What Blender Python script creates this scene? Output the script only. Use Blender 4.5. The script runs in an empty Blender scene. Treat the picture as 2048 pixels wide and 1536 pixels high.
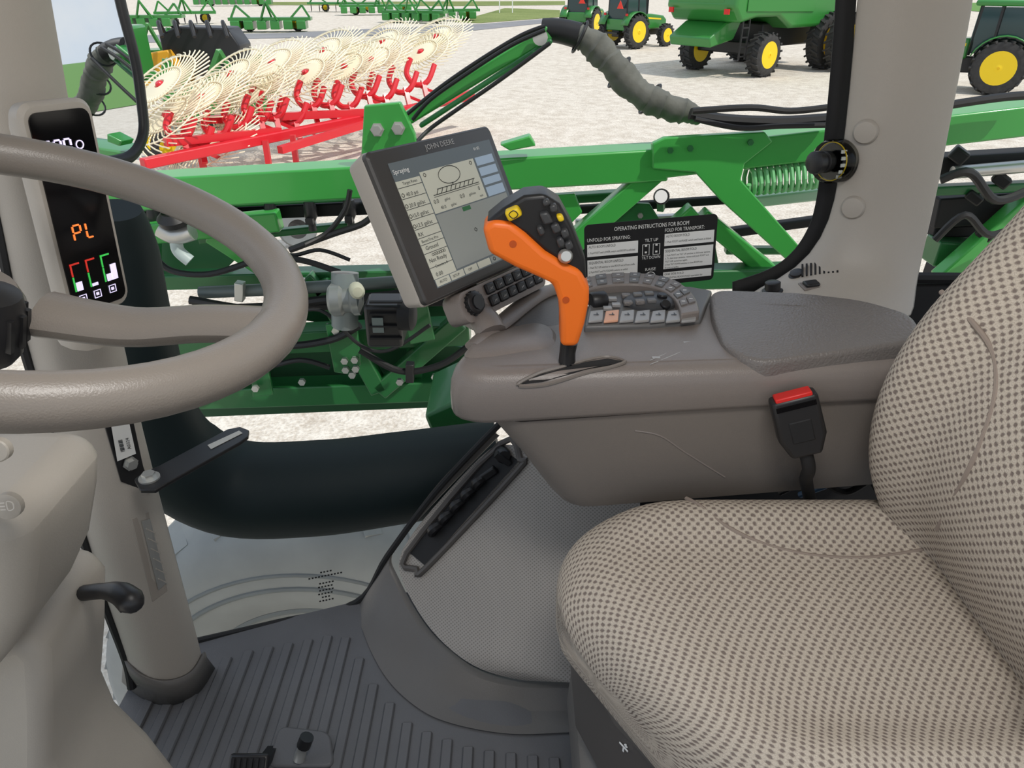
import bpy, bmesh, math, random
import numpy as np
from mathutils import Vector, Matrix
from mathutils.bvhtree import BVHTree
random.seed(4)
V=Vector; PI=math.pi
C=bpy.context.scene.collection
FPX=1480.0; TH=math.radians(29); CAM=V((0,0,1.3)); GZ=-1.9
FW=V((0,math.cos(TH),-math.sin(TH))); UP=V((0,math.sin(TH),math.cos(TH)))
def ray(px,py): return FW+V((1,0,0))*((px-1024)/FPX)+UP*((768-py)/FPX)
def AT(px,py,t): return CAM+ray(px,py)*t
def AY(px,py,Y): d=ray(px,py); return CAM+d*(Y/d.y)
def AZ(px,py,Z): d=ray(px,py); return CAM+d*((Z-CAM.z)/d.z)
def gl(x): return 1.385+.2326*x-.1108*x*x
def G(px,py,off=0):
    d=ray(px,py); t=1.4
    for _ in range(30):
        x=d.x*t; t=(gl(x)+off)/d.y
    return CAM+d*t
def proj(P):
    r=V(P)-CAM; f=r.dot(FW); return (1024+r.x/f*FPX, 768-r.dot(UP)/f*FPX)
def lm(fun,x0,n=150):
    x=np.array(x0,float); lam=1e-2; r=np.array(fun(x)); c=(r@r)
    for _ in range(n):
        J=np.zeros((len(r),len(x)))
        for i in range(len(x)):
            y=x.copy(); y[i]+=1e-5; J[:,i]=(np.array(fun(y))-r)/1e-5
        A=J.T@J; s=np.linalg.solve(A+lam*np.diag(np.diag(A)+1e-9),-J.T@r)
        r2=np.array(fun(x+s)); c2=r2@r2
        if c2<c: x=x+s; r=r2; c=c2; lam*=.5
        else: lam*=3
    return x
# ---------------------------------------------------------------- materials
def lin(c):
    return tuple(((v/255)/12.92 if v<=10 else (((v/255)+.055)/1.055)**2.4) for v in c)+(1,)
def mat(name,col,rough=.5,metal=0,bump=0,bs=200,var=0,vs=15,coat=0,emit=0,spec=.5):
    m=bpy.data.materials.new(name); m.use_nodes=True; n=m.node_tree.nodes; l=m.node_tree.links
    b=n['Principled BSDF']; c=lin(col)
    b.inputs['Base Color'].default_value=c; b.inputs['Roughness'].default_value=rough; b.inputs['Metallic'].default_value=metal
    b.inputs['Specular IOR Level'].default_value=spec
    b.inputs['Coat Weight'].default_value=coat; b.inputs['Coat Roughness'].default_value=.1
    if emit: b.inputs['Emission Color'].default_value=c; b.inputs['Emission Strength'].default_value=emit
    tc=n.new('ShaderNodeTexCoord')
    if var:
        no=n.new('ShaderNodeTexNoise'); no.inputs['Scale'].default_value=vs; no.inputs['Detail'].default_value=4; l.new(tc.outputs['Object'],no.inputs['Vector'])
        r=n.new('ShaderNodeValToRGB'); r.color_ramp.elements[0].position=.3; r.color_ramp.elements[1].position=.7
        r.color_ramp.elements[0].color=tuple(v*(1-var) for v in c[:3])+(1,); r.color_ramp.elements[1].color=tuple(min(1,v*(1+var)) for v in c[:3])+(1,)
        l.new(no.outputs['Fac'],r.inputs['Fac']); l.new(r.outputs['Color'],b.inputs['Base Color'])
    if bump:
        no=n.new('ShaderNodeTexNoise'); no.inputs['Scale'].default_value=bs; no.inputs['Detail'].default_value=2; l.new(tc.outputs['Object'],no.inputs['Vector'])
        bp=n.new('ShaderNodeBump'); bp.inputs['Strength'].default_value=bump; bp.inputs['Distance'].default_value=.002
        l.new(no.outputs['Fac'],bp.inputs['Height']); l.new(bp.outputs['Normal'],b.inputs['Normal'])
    return m
PIL=mat('greige_trim',(176,169,160),.48,bump=.15,bs=500)
WHL=mat('wheel_rubber',(126,119,112),.36,bump=.15,bs=700)
COL=mat('column_plastic',(172,165,155),.48,bump=.12,bs=500)
CON=mat('taupe_plastic',(128,120,115),.35,bump=.2,bs=600)
CON2=mat('taupe_plastic_lower',(123,116,110),.38,bump=.15,bs=600)
PAD=mat('grey_armrest_skin',(114,109,106),.36,bump=.7,bs=260)
FLR=mat('floor_rubber',(96,96,98),.5,bump=.2,bs=300,var=.1,vs=6)
SKT=mat('skirt_rubber',(102,99,96),.42,bump=.2,bs=400)
VBZ=mat('vent_surround',(84,80,77),.5)
BLK=mat('black_plastic',(30,30,32),.4)
BEZ=mat('bezel_charcoal',(62,60,59),.4)
BLKM=mat('black_matte',(22,22,24),.7)
BLKG=mat('black_gloss',(8,8,10),.08)
DKG=mat('dark_grey_button',(62,63,65),.4)
MGY=mat('mid_grey_button',(102,101,100),.4)
SIL=mat('silver_panel',(158,157,156),.35,metal=.1)
WHT=mat('white_print',(242,242,240),.6)
STEEL=mat('zinc_bolt',(200,200,196),.35,metal=.7)
ORG=mat('orange_grip',(246,118,32),.4)
YEL=mat('yellow_button',(235,200,30),.45)
REDB=mat('red_button',(215,35,30),.4)
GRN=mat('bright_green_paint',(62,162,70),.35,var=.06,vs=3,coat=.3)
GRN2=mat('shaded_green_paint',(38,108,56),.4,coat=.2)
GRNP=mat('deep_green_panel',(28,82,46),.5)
GRN3=mat('deep_teal_green',(9,26,28),.6,spec=.35)
TGR=mat('tractor_green',(50,130,54),.35,coat=.4)
TYEL=mat('tractor_yellow',(250,212,20),.4)
TYR=mat('tyre_rubber',(56,55,54),.8,var=.25,vs=8)
DUST=mat('dusty_tyre',(156,158,156),.9,var=.12,vs=4)
DUST2=mat('dusty_rib',(126,130,130),.9,var=.1,vs=5)
RED=mat('rake_red',(214,26,40),.4,coat=.3)
CRM=mat('rake_cream',(240,230,200),.5)
HOSE=mat('hose_wrap',(96,97,90),.75,bump=.9,bs=50,var=.25,vs=12)
CABLE=mat('black_cable',(25,25,26),.5)
SGLS=mat('machine_glass',(48,70,72),.1)
STKR=mat('sticker_white',(225,225,222),.6)
SCRD=mat('screen_dark',(92,100,104),.25,emit=.15)
SCRL=mat('screen_pale',(176,176,162),.25,emit=.25)
SCRM=mat('screen_map',(134,138,134),.25,emit=.16)
SCRB=mat('screen_blue',(150,168,186),.25,emit=.2)
INK=mat('screen_ink',(22,26,28),.4)
LCDW=mat('lcd_white',(225,215,250),.4,emit=.9)
LCDO=mat('lcd_orange',(250,130,60),.4,emit=.9)
LCDG=mat('lcd_green',(60,190,80),.4,emit=.7)
LCDR=mat('lcd_red',(200,50,40),.4,emit=.7)
GREYT=mat('grey_print',(170,170,170),.5)
FAINT=mat('faint_print',(208,202,194),.5)
def mnode(n,l):
    def mth(op,a,bv=None):
        q=n.new('ShaderNodeMath'); q.operation=op
        for k,x in ((0,a),(1,bv)):
            if x is None: continue
            if hasattr(x,'is_linked'): l.new(x,q.inputs[k])
            else: q.inputs[k].default_value=x
        return q.outputs[0]
    return mth
def perforated():
    m=mat('perforated_panel',(158,152,145),.6); n=m.node_tree.nodes; l=m.node_tree.links; b=n['Principled BSDF']; mth=mnode(n,l)
    tc=n.new('ShaderNodeUVMap'); sp=n.new('ShaderNodeSeparateXYZ'); l.new(tc.outputs[0],sp.inputs[0])
    cu=mth('COSINE',mth('MULTIPLY',sp.outputs[0],2*PI/.0085)); cv=mth('COSINE',mth('MULTIPLY',sp.outputs[1],2*PI/.0085))
    f=mth('GREATER_THAN',mth('MULTIPLY',cu,cv),.35)
    mx=n.new('ShaderNodeMix'); mx.data_type='RGBA'; mx.inputs[6].default_value=lin((164,158,151)); mx.inputs[7].default_value=lin((132,127,121))
    l.new(f,mx.inputs[0]); l.new(mx.outputs[2],b.inputs['Base Color']); return m
def fabric():
    m=mat('dotted_seat_fabric',(190,170,148),.9,spec=.2); n=m.node_tree.nodes; l=m.node_tree.links; b=n['Principled BSDF']; mth=mnode(n,l)
    tc=n.new('ShaderNodeUVMap')
    nz=n.new('ShaderNodeTexNoise'); nz.inputs['Scale'].default_value=650; nz.inputs['Detail'].default_value=4; l.new(tc.outputs[0],nz.inputs['Vector'])
    n2=n.new('ShaderNodeTexNoise'); n2.inputs['Scale'].default_value=140; n2.inputs['Detail'].default_value=2; l.new(tc.outputs[0],n2.inputs['Vector'])
    vs=n.new('ShaderNodeVectorMath'); vs.operation='SUBTRACT'; l.new(n2.outputs['Color'],vs.inputs[0]); vs.inputs[1].default_value=(.5,.5,.5)
    vm=n.new('ShaderNodeVectorMath'); vm.operation='SCALE'; l.new(vs.outputs[0],vm.inputs[0]); vm.inputs['Scale'].default_value=.004
    va=n.new('ShaderNodeVectorMath'); va.operation='ADD'; l.new(tc.outputs[0],va.inputs[0]); l.new(vm.outputs[0],va.inputs[1])
    sp=n.new('ShaderNodeSeparateXYZ'); l.new(va.outputs[0],sp.inputs[0])
    cu=mth('COSINE',mth('MULTIPLY',sp.outputs[0],2*PI/.0142)); cv=mth('COSINE',mth('MULTIPLY',sp.outputs[1],2*PI/.0128))
    pr=mth('MULTIPLY',cu,cv); pr=mth('ADD',pr,mth('MULTIPLY',mth('SUBTRACT',nz.outputs['Fac'],.5),1.6))
    mr=n.new('ShaderNodeMapRange'); mr.inputs['From Min'].default_value=.02; mr.inputs['From Max'].default_value=.7; l.new(pr,mr.inputs['Value'])
    rp=n.new('ShaderNodeValToRGB'); rp.color_ramp.elements[0].color=lin((174,162,148)); rp.color_ramp.elements[1].color=lin((212,202,188)); rp.color_ramp.elements[0].position=.3; rp.color_ramp.elements[1].position=.7
    l.new(nz.outputs['Fac'],rp.inputs['Fac'])
    mx=n.new('ShaderNodeMix'); mx.data_type='RGBA'; mx.inputs[7].default_value=lin((126,114,107))
    l.new(rp.outputs['Color'],mx.inputs[6]); l.new(mr.outputs[0],mx.inputs[0]); l.new(mx.outputs[2],b.inputs['Base Color'])
    bp=n.new('ShaderNodeBump'); bp.inputs['Strength'].default_value=.5; bp.inputs['Distance'].default_value=.003
    l.new(mth('SUBTRACT',mth('MULTIPLY',nz.outputs['Fac'],.6),mr.outputs[0]),bp.inputs['Height']); l.new(bp.outputs['Normal'],b.inputs['Normal'])
    return m
PERF=perforated(); FAB=fabric()
def glassmat(tint):
    m=bpy.data.materials.new('clear_plastic'); m.use_nodes=True; n=m.node_tree.nodes; l=m.node_tree.links; n.clear()
    o=n.new('ShaderNodeOutputMaterial'); t=n.new('ShaderNodeBsdfTransparent'); t.inputs[0].default_value=tint
    g=n.new('ShaderNodeBsdfGlossy'); g.inputs['Roughness'].default_value=.02; f=n.new('ShaderNodeFresnel'); f.inputs[0].default_value=1.3
    x=n.new('ShaderNodeMixShader'); l.new(f.outputs[0],x.inputs[0]); l.new(t.outputs[0],x.inputs[1]); l.new(g.outputs[0],x.inputs[2]); l.new(x.outputs[0],o.inputs[0]); return m
CLEAR=glassmat((.8,.82,.8,1))
MIRR=mat('mirror_silver',(235,238,240),.01,metal=1)
def groundmat(name,c0,c1,s,s2,bump=.5,p0=.36,p1=.62):
    m=mat(name,c0,.95,spec=.1); n=m.node_tree.nodes; l=m.node_tree.links; b=n['Principled BSDF']
    tc=n.new('ShaderNodeTexCoord'); a=n.new('ShaderNodeTexNoise'); a.inputs['Scale'].default_value=s; a.inputs['Detail'].default_value=8
    d=n.new('ShaderNodeTexNoise'); d.inputs['Scale'].default_value=s2; d.inputs['Detail'].default_value=3
    l.new(tc.outputs['Object'],a.inputs['Vector']); l.new(tc.outputs['Object'],d.inputs['Vector'])
    ad=n.new('ShaderNodeMath'); ad.operation='MULTIPLY_ADD'; ad.inputs[1].default_value=.4; l.new(a.outputs['Fac'],ad.inputs[0])
    h=n.new('ShaderNodeMath'); h.operation='MULTIPLY'; h.inputs[1].default_value=.6; l.new(d.outputs['Fac'],h.inputs[0]); l.new(h.outputs[0],ad.inputs[2])
    r=n.new('ShaderNodeValToRGB'); r.color_ramp.elements[0].position=p0; r.color_ramp.elements[1].position=p1
    r.color_ramp.elements[0].color=lin(c0); r.color_ramp.elements[1].color=lin(c1)
    l.new(ad.outputs[0],r.inputs['Fac']); l.new(r.outputs['Color'],b.inputs['Base Color'])
    bp=n.new('ShaderNodeBump'); bp.inputs['Strength'].default_value=bump; bp.inputs['Distance'].default_value=.02; l.new(d.outputs['Fac'],bp.inputs['Height']); l.new(bp.outputs['Normal'],b.inputs['Normal'])
    return m
GRAV=groundmat('pale_gravel',(190,178,162),(232,224,211),3.5,34,.7)
ASPH=groundmat('asphalt',(132,132,134),(152,152,154),.5,30,.2)
GRAS=groundmat('grass',(106,122,68),(142,152,96),.3,12,.6)
# ---------------------------------------------------------------- mesh builder
def catmull(P,k=6,closed=False):
    P=[V(p) for p in P]; n=len(P); out=[]
    if n<3: return P
    for i in range(n if closed else n-1):
        p0=P[i-1] if (i>0 or closed) else P[0]; p1=P[i]; p2=P[(i+1)%n]
        p3=P[(i+2)%n] if (i+2<n or closed) else P[-1]
        for j in range(k):
            t=j/k; out.append(.5*((2*p1)+(p2-p0)*t+(2*p0-5*p1+4*p2-p3)*t*t+(3*p1-p0-3*p2+p3)*t**3))
    if not closed: out.append(P[-1])
    return out
def basis(ax):
    ax=V(ax).normalized(); a=V((0,0,1)) if abs(ax.z)<.9 else V((1,0,0)); u=ax.cross(a).normalized(); return u,ax.cross(u).normalized(),ax
class Fr:
    def __init__(s,o,u,v,n=None):
        s.o=V(o); s.u=V(u).normalized(); s.v=V(v).normalized(); s.n=V(n).normalized() if n is not None else s.u.cross(s.v).normalized()
    def p(s,a,b,c=0): return s.o+s.u*a+s.v*b+s.n*c
class MB:
    def __init__(s): s.v=[]; s.f=[]; s.uv=None
    def add(s,vs,fs):
        b=len(s.v); s.v+=[V(v) for v in vs]; s.f+=[[i+b for i in f] for f in fs]; return s
    def prism(s,poly,off):
        off=V(off); n=len(poly); vs=[V(p) for p in poly]+[V(p)+off for p in poly]
        return s.add(vs,[list(range(n)),list(range(2*n-1,n-1,-1))]+[[i,(i+1)%n,n+(i+1)%n,n+i] for i in range(n)])
    def box(s,c,sz,R=None):
        c=V(c); h=V(sz)/2; R=R or Matrix.Identity(3)
        P=[c+R@V((x*h.x,y*h.y,-h.z)) for x,y in ((-1,-1),(1,-1),(1,1),(-1,1))]
        return s.prism(P,R@V((0,0,sz[2])))
    def bar(s,p,q,w,h=None,up=(0,0,1)):
        p=V(p); q=V(q); h=h or w; d=(q-p).normalized(); a=d.cross(V(up))
        a=(a if a.length>1e-4 else d.cross(V((1,0,0)))).normalized(); b=a.cross(d).normalized()
        return s.prism([p+a*x*w/2+b*y*h/2 for x,y in ((-1,-1),(1,-1),(1,1),(-1,1))],q-p)
    def rings(s,R,cap=True,closed=True):
        n=len(R[0]); vs=[p for r in R for p in r]; fs=[]
        for i in range(len(R)-1):
            for j in range(n if closed else n-1):
                fs.append([i*n+j,i*n+(j+1)%n,(i+1)*n+(j+1)%n,(i+1)*n+j])
        if cap: fs+= [list(range(n))[::-1],[(len(R)-1)*n+j for j in range(n)]]
        return s.add(vs,fs)
    def tube(s,P,r,n=10,k=6,closed=False,flat=1):
        Q=catmull(P,k,closed); m=len(Q); R=[]; u=None
        for i,q in enumerate(Q):
            d=((Q[(i+1)%m] if (i<m-1 or closed) else Q[i])-(Q[i-1] if (i>0 or closed) else Q[0]))
            d=d.normalized() if d.length>1e-9 else V((0,0,1))
            if u is None: u=basis(d)[0]
            u=(u-d*u.dot(d)).normalized(); w=d.cross(u)
            if isinstance(r,(list,tuple)):
                f=i/max(1,m-1)*(len(r)-1); a=int(min(f,len(r)-2)); rr=r[a]+(r[a+1]-r[a])*(f-a)
            else: rr=r
            R.append([q+u*math.cos(2*PI*j/n)*rr+w*math.sin(2*PI*j/n)*rr*flat for j in range(n)])
        if closed: R.append(R[0])
        return s.rings(R,cap=not closed)
    def lathe(s,o,ax,prof,n=20,cap=True):
        u,w,a=basis(ax); o=V(o)
        return s.rings([[o+a*h+(u*math.cos(2*PI*j/n)+w*math.sin(2*PI*j/n))*max(r,1e-4) for j in range(n)] for r,h in prof],cap)
    def grid(s,rows,closed=False): return s.rings(rows,cap=False,closed=closed)
    def fbox(s,fr,a0,b0,a1,b1,c0,c1):
        return s.prism([fr.p(a0,b0,c0),fr.p(a1,b0,c0),fr.p(a1,b1,c0),fr.p(a0,b1,c0)],fr.n*(c1-c0))
    def text(s,fr,t,a,b,h,w=None,c=.0008,al='LEFT'):
        cu=bpy.data.curves.new('t','FONT'); cu.body=t; cu.size=1; cu.resolution_u=2
        o=bpy.data.objects.new('t',cu); C.objects.link(o); dg=bpy.context.evaluated_depsgraph_get()
        me=bpy.data.meshes.new_from_object(o.evaluated_get(dg)); xs=[v.co.x for v in me.vertices] or [0]
        x0,x1=min(xs),max(xs); k=h/.7; kx=k if w is None else w/max(1e-6,x1-x0); sh=0 if al=='LEFT' else (-(x1-x0)*kx/2 if al=='CENTER' else -(x1-x0)*kx)
        s.add([fr.p(a+sh+(v.co.x-x0)*kx,b+v.co.y*k,c) for v in me.vertices],[list(p.vertices) for p in me.polygons])
        bpy.data.objects.remove(o); bpy.data.curves.remove(cu); bpy.data.meshes.remove(me); return s
    def hit(s,px,py,off=0):
        if not hasattr(s,'bvh') or s.nb!=len(s.f): s.bvh=BVHTree.FromPolygons(s.v,s.f); s.nb=len(s.f)
        d=ray(px,py).normalized(); h=s.bvh.ray_cast(CAM,d)
        if h[0] is None:
            best=None
            for i in range(250):
                q=s.bvh.find_nearest(CAM+d*(.35+i*.01))
                if best is None or q[3]<best[3]: best=q
            h=best
        n=h[1] if h[1].dot(d)<0 else -h[1]
        s.ln=n; return h[0]+n*off
    def build(s,name,m,parent=None,bevel=0,seg=2,sub=0,ang=40,solid=0,label=None):
        me=bpy.data.meshes.new(name); me.from_pydata([tuple(v) for v in s.v],[],s.f)
        bm=bmesh.new(); bm.from_mesh(me); bmesh.ops.recalc_face_normals(bm,faces=bm.faces); bm.to_mesh(me); bm.free()
        if s.uv:
            u=me.uv_layers.new(name='UVMap')
            for lp in me.loops: u.data[lp.index].uv=s.uv[lp.vertex_index]
        for p in me.polygons: p.use_smooth=True
        me.set_sharp_from_angle(angle=math.radians(ang)); me.materials.append(m)
        o=bpy.data.objects.new(name,me); C.objects.link(o)
        if parent is not None:
            o.parent=parent
            if parent.type=='EMPTY': o.matrix_parent_inverse=Matrix.Translation(-parent.location)
        if solid: q=o.modifiers.new('s','SOLIDIFY'); q.thickness=solid; q.offset=0
        if bevel: q=o.modifiers.new('b','BEVEL'); q.width=bevel; q.segments=seg; q.limit_method='ANGLE'; q.angle_limit=math.radians(35)
        if sub: q=o.modifiers.new('ss','SUBSURF'); q.levels=sub; q.render_levels=sub
        if label: o['label']=label
        return o
def tag(o,label,cat,group=None):
    o['label']=label; o['category']=cat
    if group: o['group']=group
    return o
def struct(o): o['kind']='structure'; return o
def thing(name,label,cat,loc=(0,0,0),group=None):
    o=bpy.data.objects.new(name,None); o.empty_display_size=.05; C.objects.link(o); o.location=V(loc); return tag(o,label,cat,group)
def copy_tree(o,parent=None):
    c=o.copy(); C.objects.link(c); c.parent=parent
    for ch in list(o.children): copy_tree(ch,c)
    return c
def rrect(c,u,v,w,h,r,n=5):
    out=[]
    for cx,cy,a0 in ((1,1,0),(-1,1,90),(-1,-1,180),(1,-1,270)):
        for i in range(n+1):
            a=math.radians(a0+90*i/n); out.append(c+u*(cx*(w/2-r)+r*math.cos(a))+v*(cy*(h/2-r)+r*math.sin(a)))
    return out
def fillet(pts,rad,n=6):
    out=[]; m=len(pts)
    for i in range(m):
        p=V(pts[i]); a=(V(pts[i-1])-p); b=(V(pts[(i+1)%m])-p); r=rad[i]
        la=min(r,a.length*.49); lb=min(r,b.length*.49); A=p+a.normalized()*la; B=p+b.normalized()*lb
        for j in range(n+1):
            t=j/n; out.append(A*(1-t)**2+p*2*t*(1-t)+B*t*t)
    return out
def interp(tab,x):
    if x<=tab[0][0]: return tab[0][1]
    for (x0,z0),(x1,z1) in zip(tab,tab[1:]):
        if x<=x1: return z0+(z1-z0)*(x-x0)/(x1-x0)
    return tab[-1][1]
def fit_rect(px4,w,h,c0,n0):
    n0=V(n0).normalized(); u0=V((0,0,1)).cross(n0).normalized(); v0=n0.cross(u0)
    def fr(x):
        rv=V(x[3:6]); R=Matrix.Rotation(rv.length,3,rv.normalized()) if rv.length>1e-9 else Matrix.Identity(3)
        return Fr(V(x[:3]),R@u0,R@v0,R@n0)
    def res(x):
        f=fr(x); o=[]
        for (a,b),p in zip(((-1,1),(1,1),(1,-1),(-1,-1)),px4):
            q=proj(f.p(a*w/2,b*h/2)); o+=[q[0]-p[0],q[1]-p[1]]
        return o
    return fr(lm(res,list(c0)+[0,0,.01]))
# ================================================================ SETTING (cab)
m=MB()
m.prism([V((-.80,-.6,-.06)),V((1.7,-.6,-.06)),V((1.7,1.45,-.06)),V((.1,1.40,-.06)),V((-.36,1.29,-.06)),V((-.72,1.165,-.06)),V((-.80,1.05,-.06))],(0,0,.06))
x=-.74; lim=[(-.74,1.03),(-.60,1.13),(-.40,1.18),(-.36,1.17),(-.30,1.06),(-.2,.95),(-.07,.90),(.1,.88)]
while x<.1:
    y1=interp(lim,x); m.box((x,y1/2,.002),(.022,y1,.008)); x+=.041
fl=struct(m.build('floor',FLR,bevel=.003,seg=1))
m=MB().box((.4,.5,1.78),(2.7,2.3,.05)); struct(m.build('ceiling',PIL))
struct(MB().box((.4,-.63,.27),(2.7,.04,.66)).build('wall_left',CON)); struct(MB().box((1.73,.4,.3),(.04,2.1,.72)).build('wall_back',CON))
# window opening: rubber seal round the side window
sl=[(1692,-60),(1680,120),(1663,300),(1648,410),(1628,470),(1595,520),(1545,556),(1465,582)]
m=MB(); m.grid([catmull([G(px+dx,py+dy,-.012) for (px,py),(dx,dy) in zip(sl,[(-17,0)]*4+[(-15,-7),(-13,-13),(-8,-17),(0,-18)])],4),catmull([G(px+dx,py+dy,-.016) for (px,py),(dx,dy) in zip(sl,[(24,0)]*4+[(22,10),(18,18),(8,20),(0,20)])],4)])
w1=struct(m.build('window_1',BLKM,solid=.003))
m=MB().tube([G(*p,-.004) for p in [(385,1284),(550,1246),(712,1205),(775,1112),(870,985),(985,862),(1060,790)]],.0075,8); m.build('window_seal',BLKM,w1)
m=MB()
for i,(wd) in enumerate([26,70,30,34,30,34,20,30]):
    fr=Fr(G(655,1142+(i*8 if i<2 else 8+i*7)),(1,.3,0),(0,0,1)); fr.n=V((0,-1,0))
    for k in range(int(wd/6)):
        m.fbox(fr,(-wd/2+k*6)*.00118,0,(-wd/2+k*6+3.5)*.00118,.004,.003,.0035)
m.build('etched_mark',BLKM,w1)
w2=struct(MB().tube([V((.80,1.46,.745)),V((1.7,1.44,.745))],.012,8).build('window_2',BLKM))
m=MB().prism([V((x,1.44,z)) for x,z in ((.15,0),(.15,.5),(.48,.70),(.62,.73),(1.7,.74),(1.7,0))],(0,.04,0)); struct(m.build('wall_right',BLKM))
# pillars
def pillar(rows,bul=.03,nc=9):
    R=[]
    for (y,xl,xr,Yl,Yr) in rows:
        r=[]
        for j in range(nc):
            t=j/(nc-1); r.append(AY(xl+(xr-xl)*t,y,Yl+(Yr-Yl)*t-bul*(1-abs(2*t-1)**3)))
        R.append(r)
    return MB().grid(R)
PA=[(-80,-110,96,1.02,1.10),(190,-60,130,1.02,1.10),(450,0,200,1.02,1.10),(650,40,240,1.02,1.09),(850,100,283,1.02,1.09),(1060,165,338,1.01,1.09),(1200,210,375,1.01,1.08),(1320,255,408,1.01,1.075),(1375,266,416,1.0,1.07)]
pa=pillar(PA,.035)
p1=struct(pa.build('trim_1',PIL,sub=1,solid=.004))
MB().tube([AY(xl-2,y,Yl) for y,xl,xr,Yl,Yr in PA],.009,8).build('pillar_seal',BLKM,p1)
T0=[pa.hit(a,b,.005) for a,b in ((252,1318),(285,1345),(332,1358),(378,1342),(409,1300))]
B0_=[AZ(a,b,.003) for a,b in ((246,1362),(286,1394),(340,1408),(394,1386),(428,1336))]
MB().grid([catmull(T0,5),catmull([a*.75+b*.25+V((0,-.004,0)) for a,b in zip(T0,B0_)],5),catmull(B0_,5)]).build('pillar_boot',SKT,p1,solid=.006)
SLT=mat('slot_shade',(160,152,143),.6)
m=MB(); q=[(262,1036),(296,1022),(334,1180),(304,1202)]
m.prism([pa.hit(*a,.001) for a in q],pa.ln*.003); m.build('slot_plate',SLT,p1,bevel=.001)
m=MB().prism([pa.hit(*a,.0045) for a in [(280,1040),(296,1036),(328,1165),(314,1178)]],pa.ln*.001); m.build('slot',STEEL,p1)
m=MB()
for i in range(6):
    a=pa.hit(289+i*5,1055+i*20,.005); b=pa.hit(306+i*5,1065+i*20,.005); m.bar(a,b,.003,.002)
m.build('slot_tooth',PIL,p1)
pbm=pillar([(-80,1718,1962,1.46,1.43),(100,1706,1930,1.46,1.43),(260,1690,1898,1.45,1.42),(360,1676,1880,1.45,1.42),(440,1660,1862,1.45,1.41),(510,1622,1846,1.45,1.39),(560,1558,1836,1.44,1.36),(590,1480,1832,1.40,1.33),(640,1470,1828,1.32,1.26)],.04,11)
p2=struct(pbm.build('trim_2',PIL,sub=1,solid=.004))
for (a,b,r) in ((1732,263,.022),(1707,414,.022)):
    o=pbm.hit(a,b,0); MB().lathe(o,pbm.ln,[(r,-.004),(r,.006),(r*.85,.011),(r*.4,.0125)],22).build('plug_cap',PIL,p2)
# ================================================================ footwell cover
PR=[((985,888,1.37),(1280,900,1.26)),((930,945,1.355),(1280,1000,1.21)),((870,1010,1.335),(1280,1080,1.15)),((790,1108,1.30),(1280,1170,1.10)),((800,1160,1.26),(1280,1230,1.06)),((850,1250,1.17),(1280,1300,1.03)),((905,1305,1.10),(1280,1340,1.02)),((962,1343,1.06),(1280,1366,1.01)),((1040,1361,1.04),(1280,1370,1.005))]
rows=[]
for a,b in PR:
    rows.append([AY(a[0]+(b[0]-a[0])*t,a[1]+(b[1]-a[1])*t,a[2]+(b[2]-a[2])*t-.03*math.sin(PI*t)) for t in [i/10 for i in range(11)]])
pm=MB().grid(rows); pm.uv=[(p.x*1.0,p.z*1.0+p.y*.6) for p in pm.v]
sp=thing('footwell_cover','grey perforated bulging cover between the floor mat and the armrest console','cover',(0,1.15,0))
pm.build('perforated_panel',PERF,sp,sub=2)
inn=[(1000,872,1.38),(870,1006,1.335),(785,1106,1.30),(797,1163,1.26),(848,1253,1.17),(903,1309,1.10),(960,1347,1.06),(1040,1366,1.04),(1150,1368,1.015),(1280,1370,1.0)]
out=[(985,862),(860,985),(722,1198),(726,1262),(768,1350),(830,1412),(900,1446),(1020,1468),(1150,1464),(1280,1460)]
I=[AY(*a) for a in inn]; O=[]
for k,a in enumerate(out):
    O.append(G(*a,-.004) if k<2 else AZ(*a,.004))
M_=[a*.55+b*.45+V((0,.0,-.02 if k>2 else 0)) for k,(a,b) in enumerate(zip(I,O))]
I2=[a+V((0,.012,-.004)) for a in I]
MB().grid([catmull(I2,4),catmull(I,4),catmull(M_,4),catmull(O,4)]).build('skirt',SKT,sp,sub=1)
P=[pm.hit(*a,.004) for a in [(1000,885),(1042,920),(1036,942),(856,1134),(836,1138),(816,1106)]]
m=MB().tube(P,.0072,8,k=4,closed=True); m.build('bezel',VBZ,sp)
m=MB().prism([pm.hit(*a,.003) for a in [(998,888),(1038,922),(852,1130),(822,1105)]],(0,-.002,0)); m.build('recess',BLKM,sp)
for i in range(5):
    a=872+i*22; b=1062-i*23
    m=MB().tube([pm.hit(a-6,b+6,.006),pm.hit(a+4,b-3,.020),pm.hit(a+14,b-14,.008)],[.009,.012,.008],8); m.build('vent_louvre',BLK,sp)
m=MB().bar(pm.hit(952,970,.012),pm.hit(998,938,.012),.014,.02); m.build('latch',BLK,sp,bevel=.004)
p=pm.hit(1012,912,.012)
m=MB().lathe(p,(.2,-.9,.3),[(.017,-.02),(.017,.006),(.013,.012)],14); m.bar(p+V((-.015,-.012,.012)),p+V((.015,-.012,-.012)),.012,.012); m.build('knob',BLK,sp)
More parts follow.
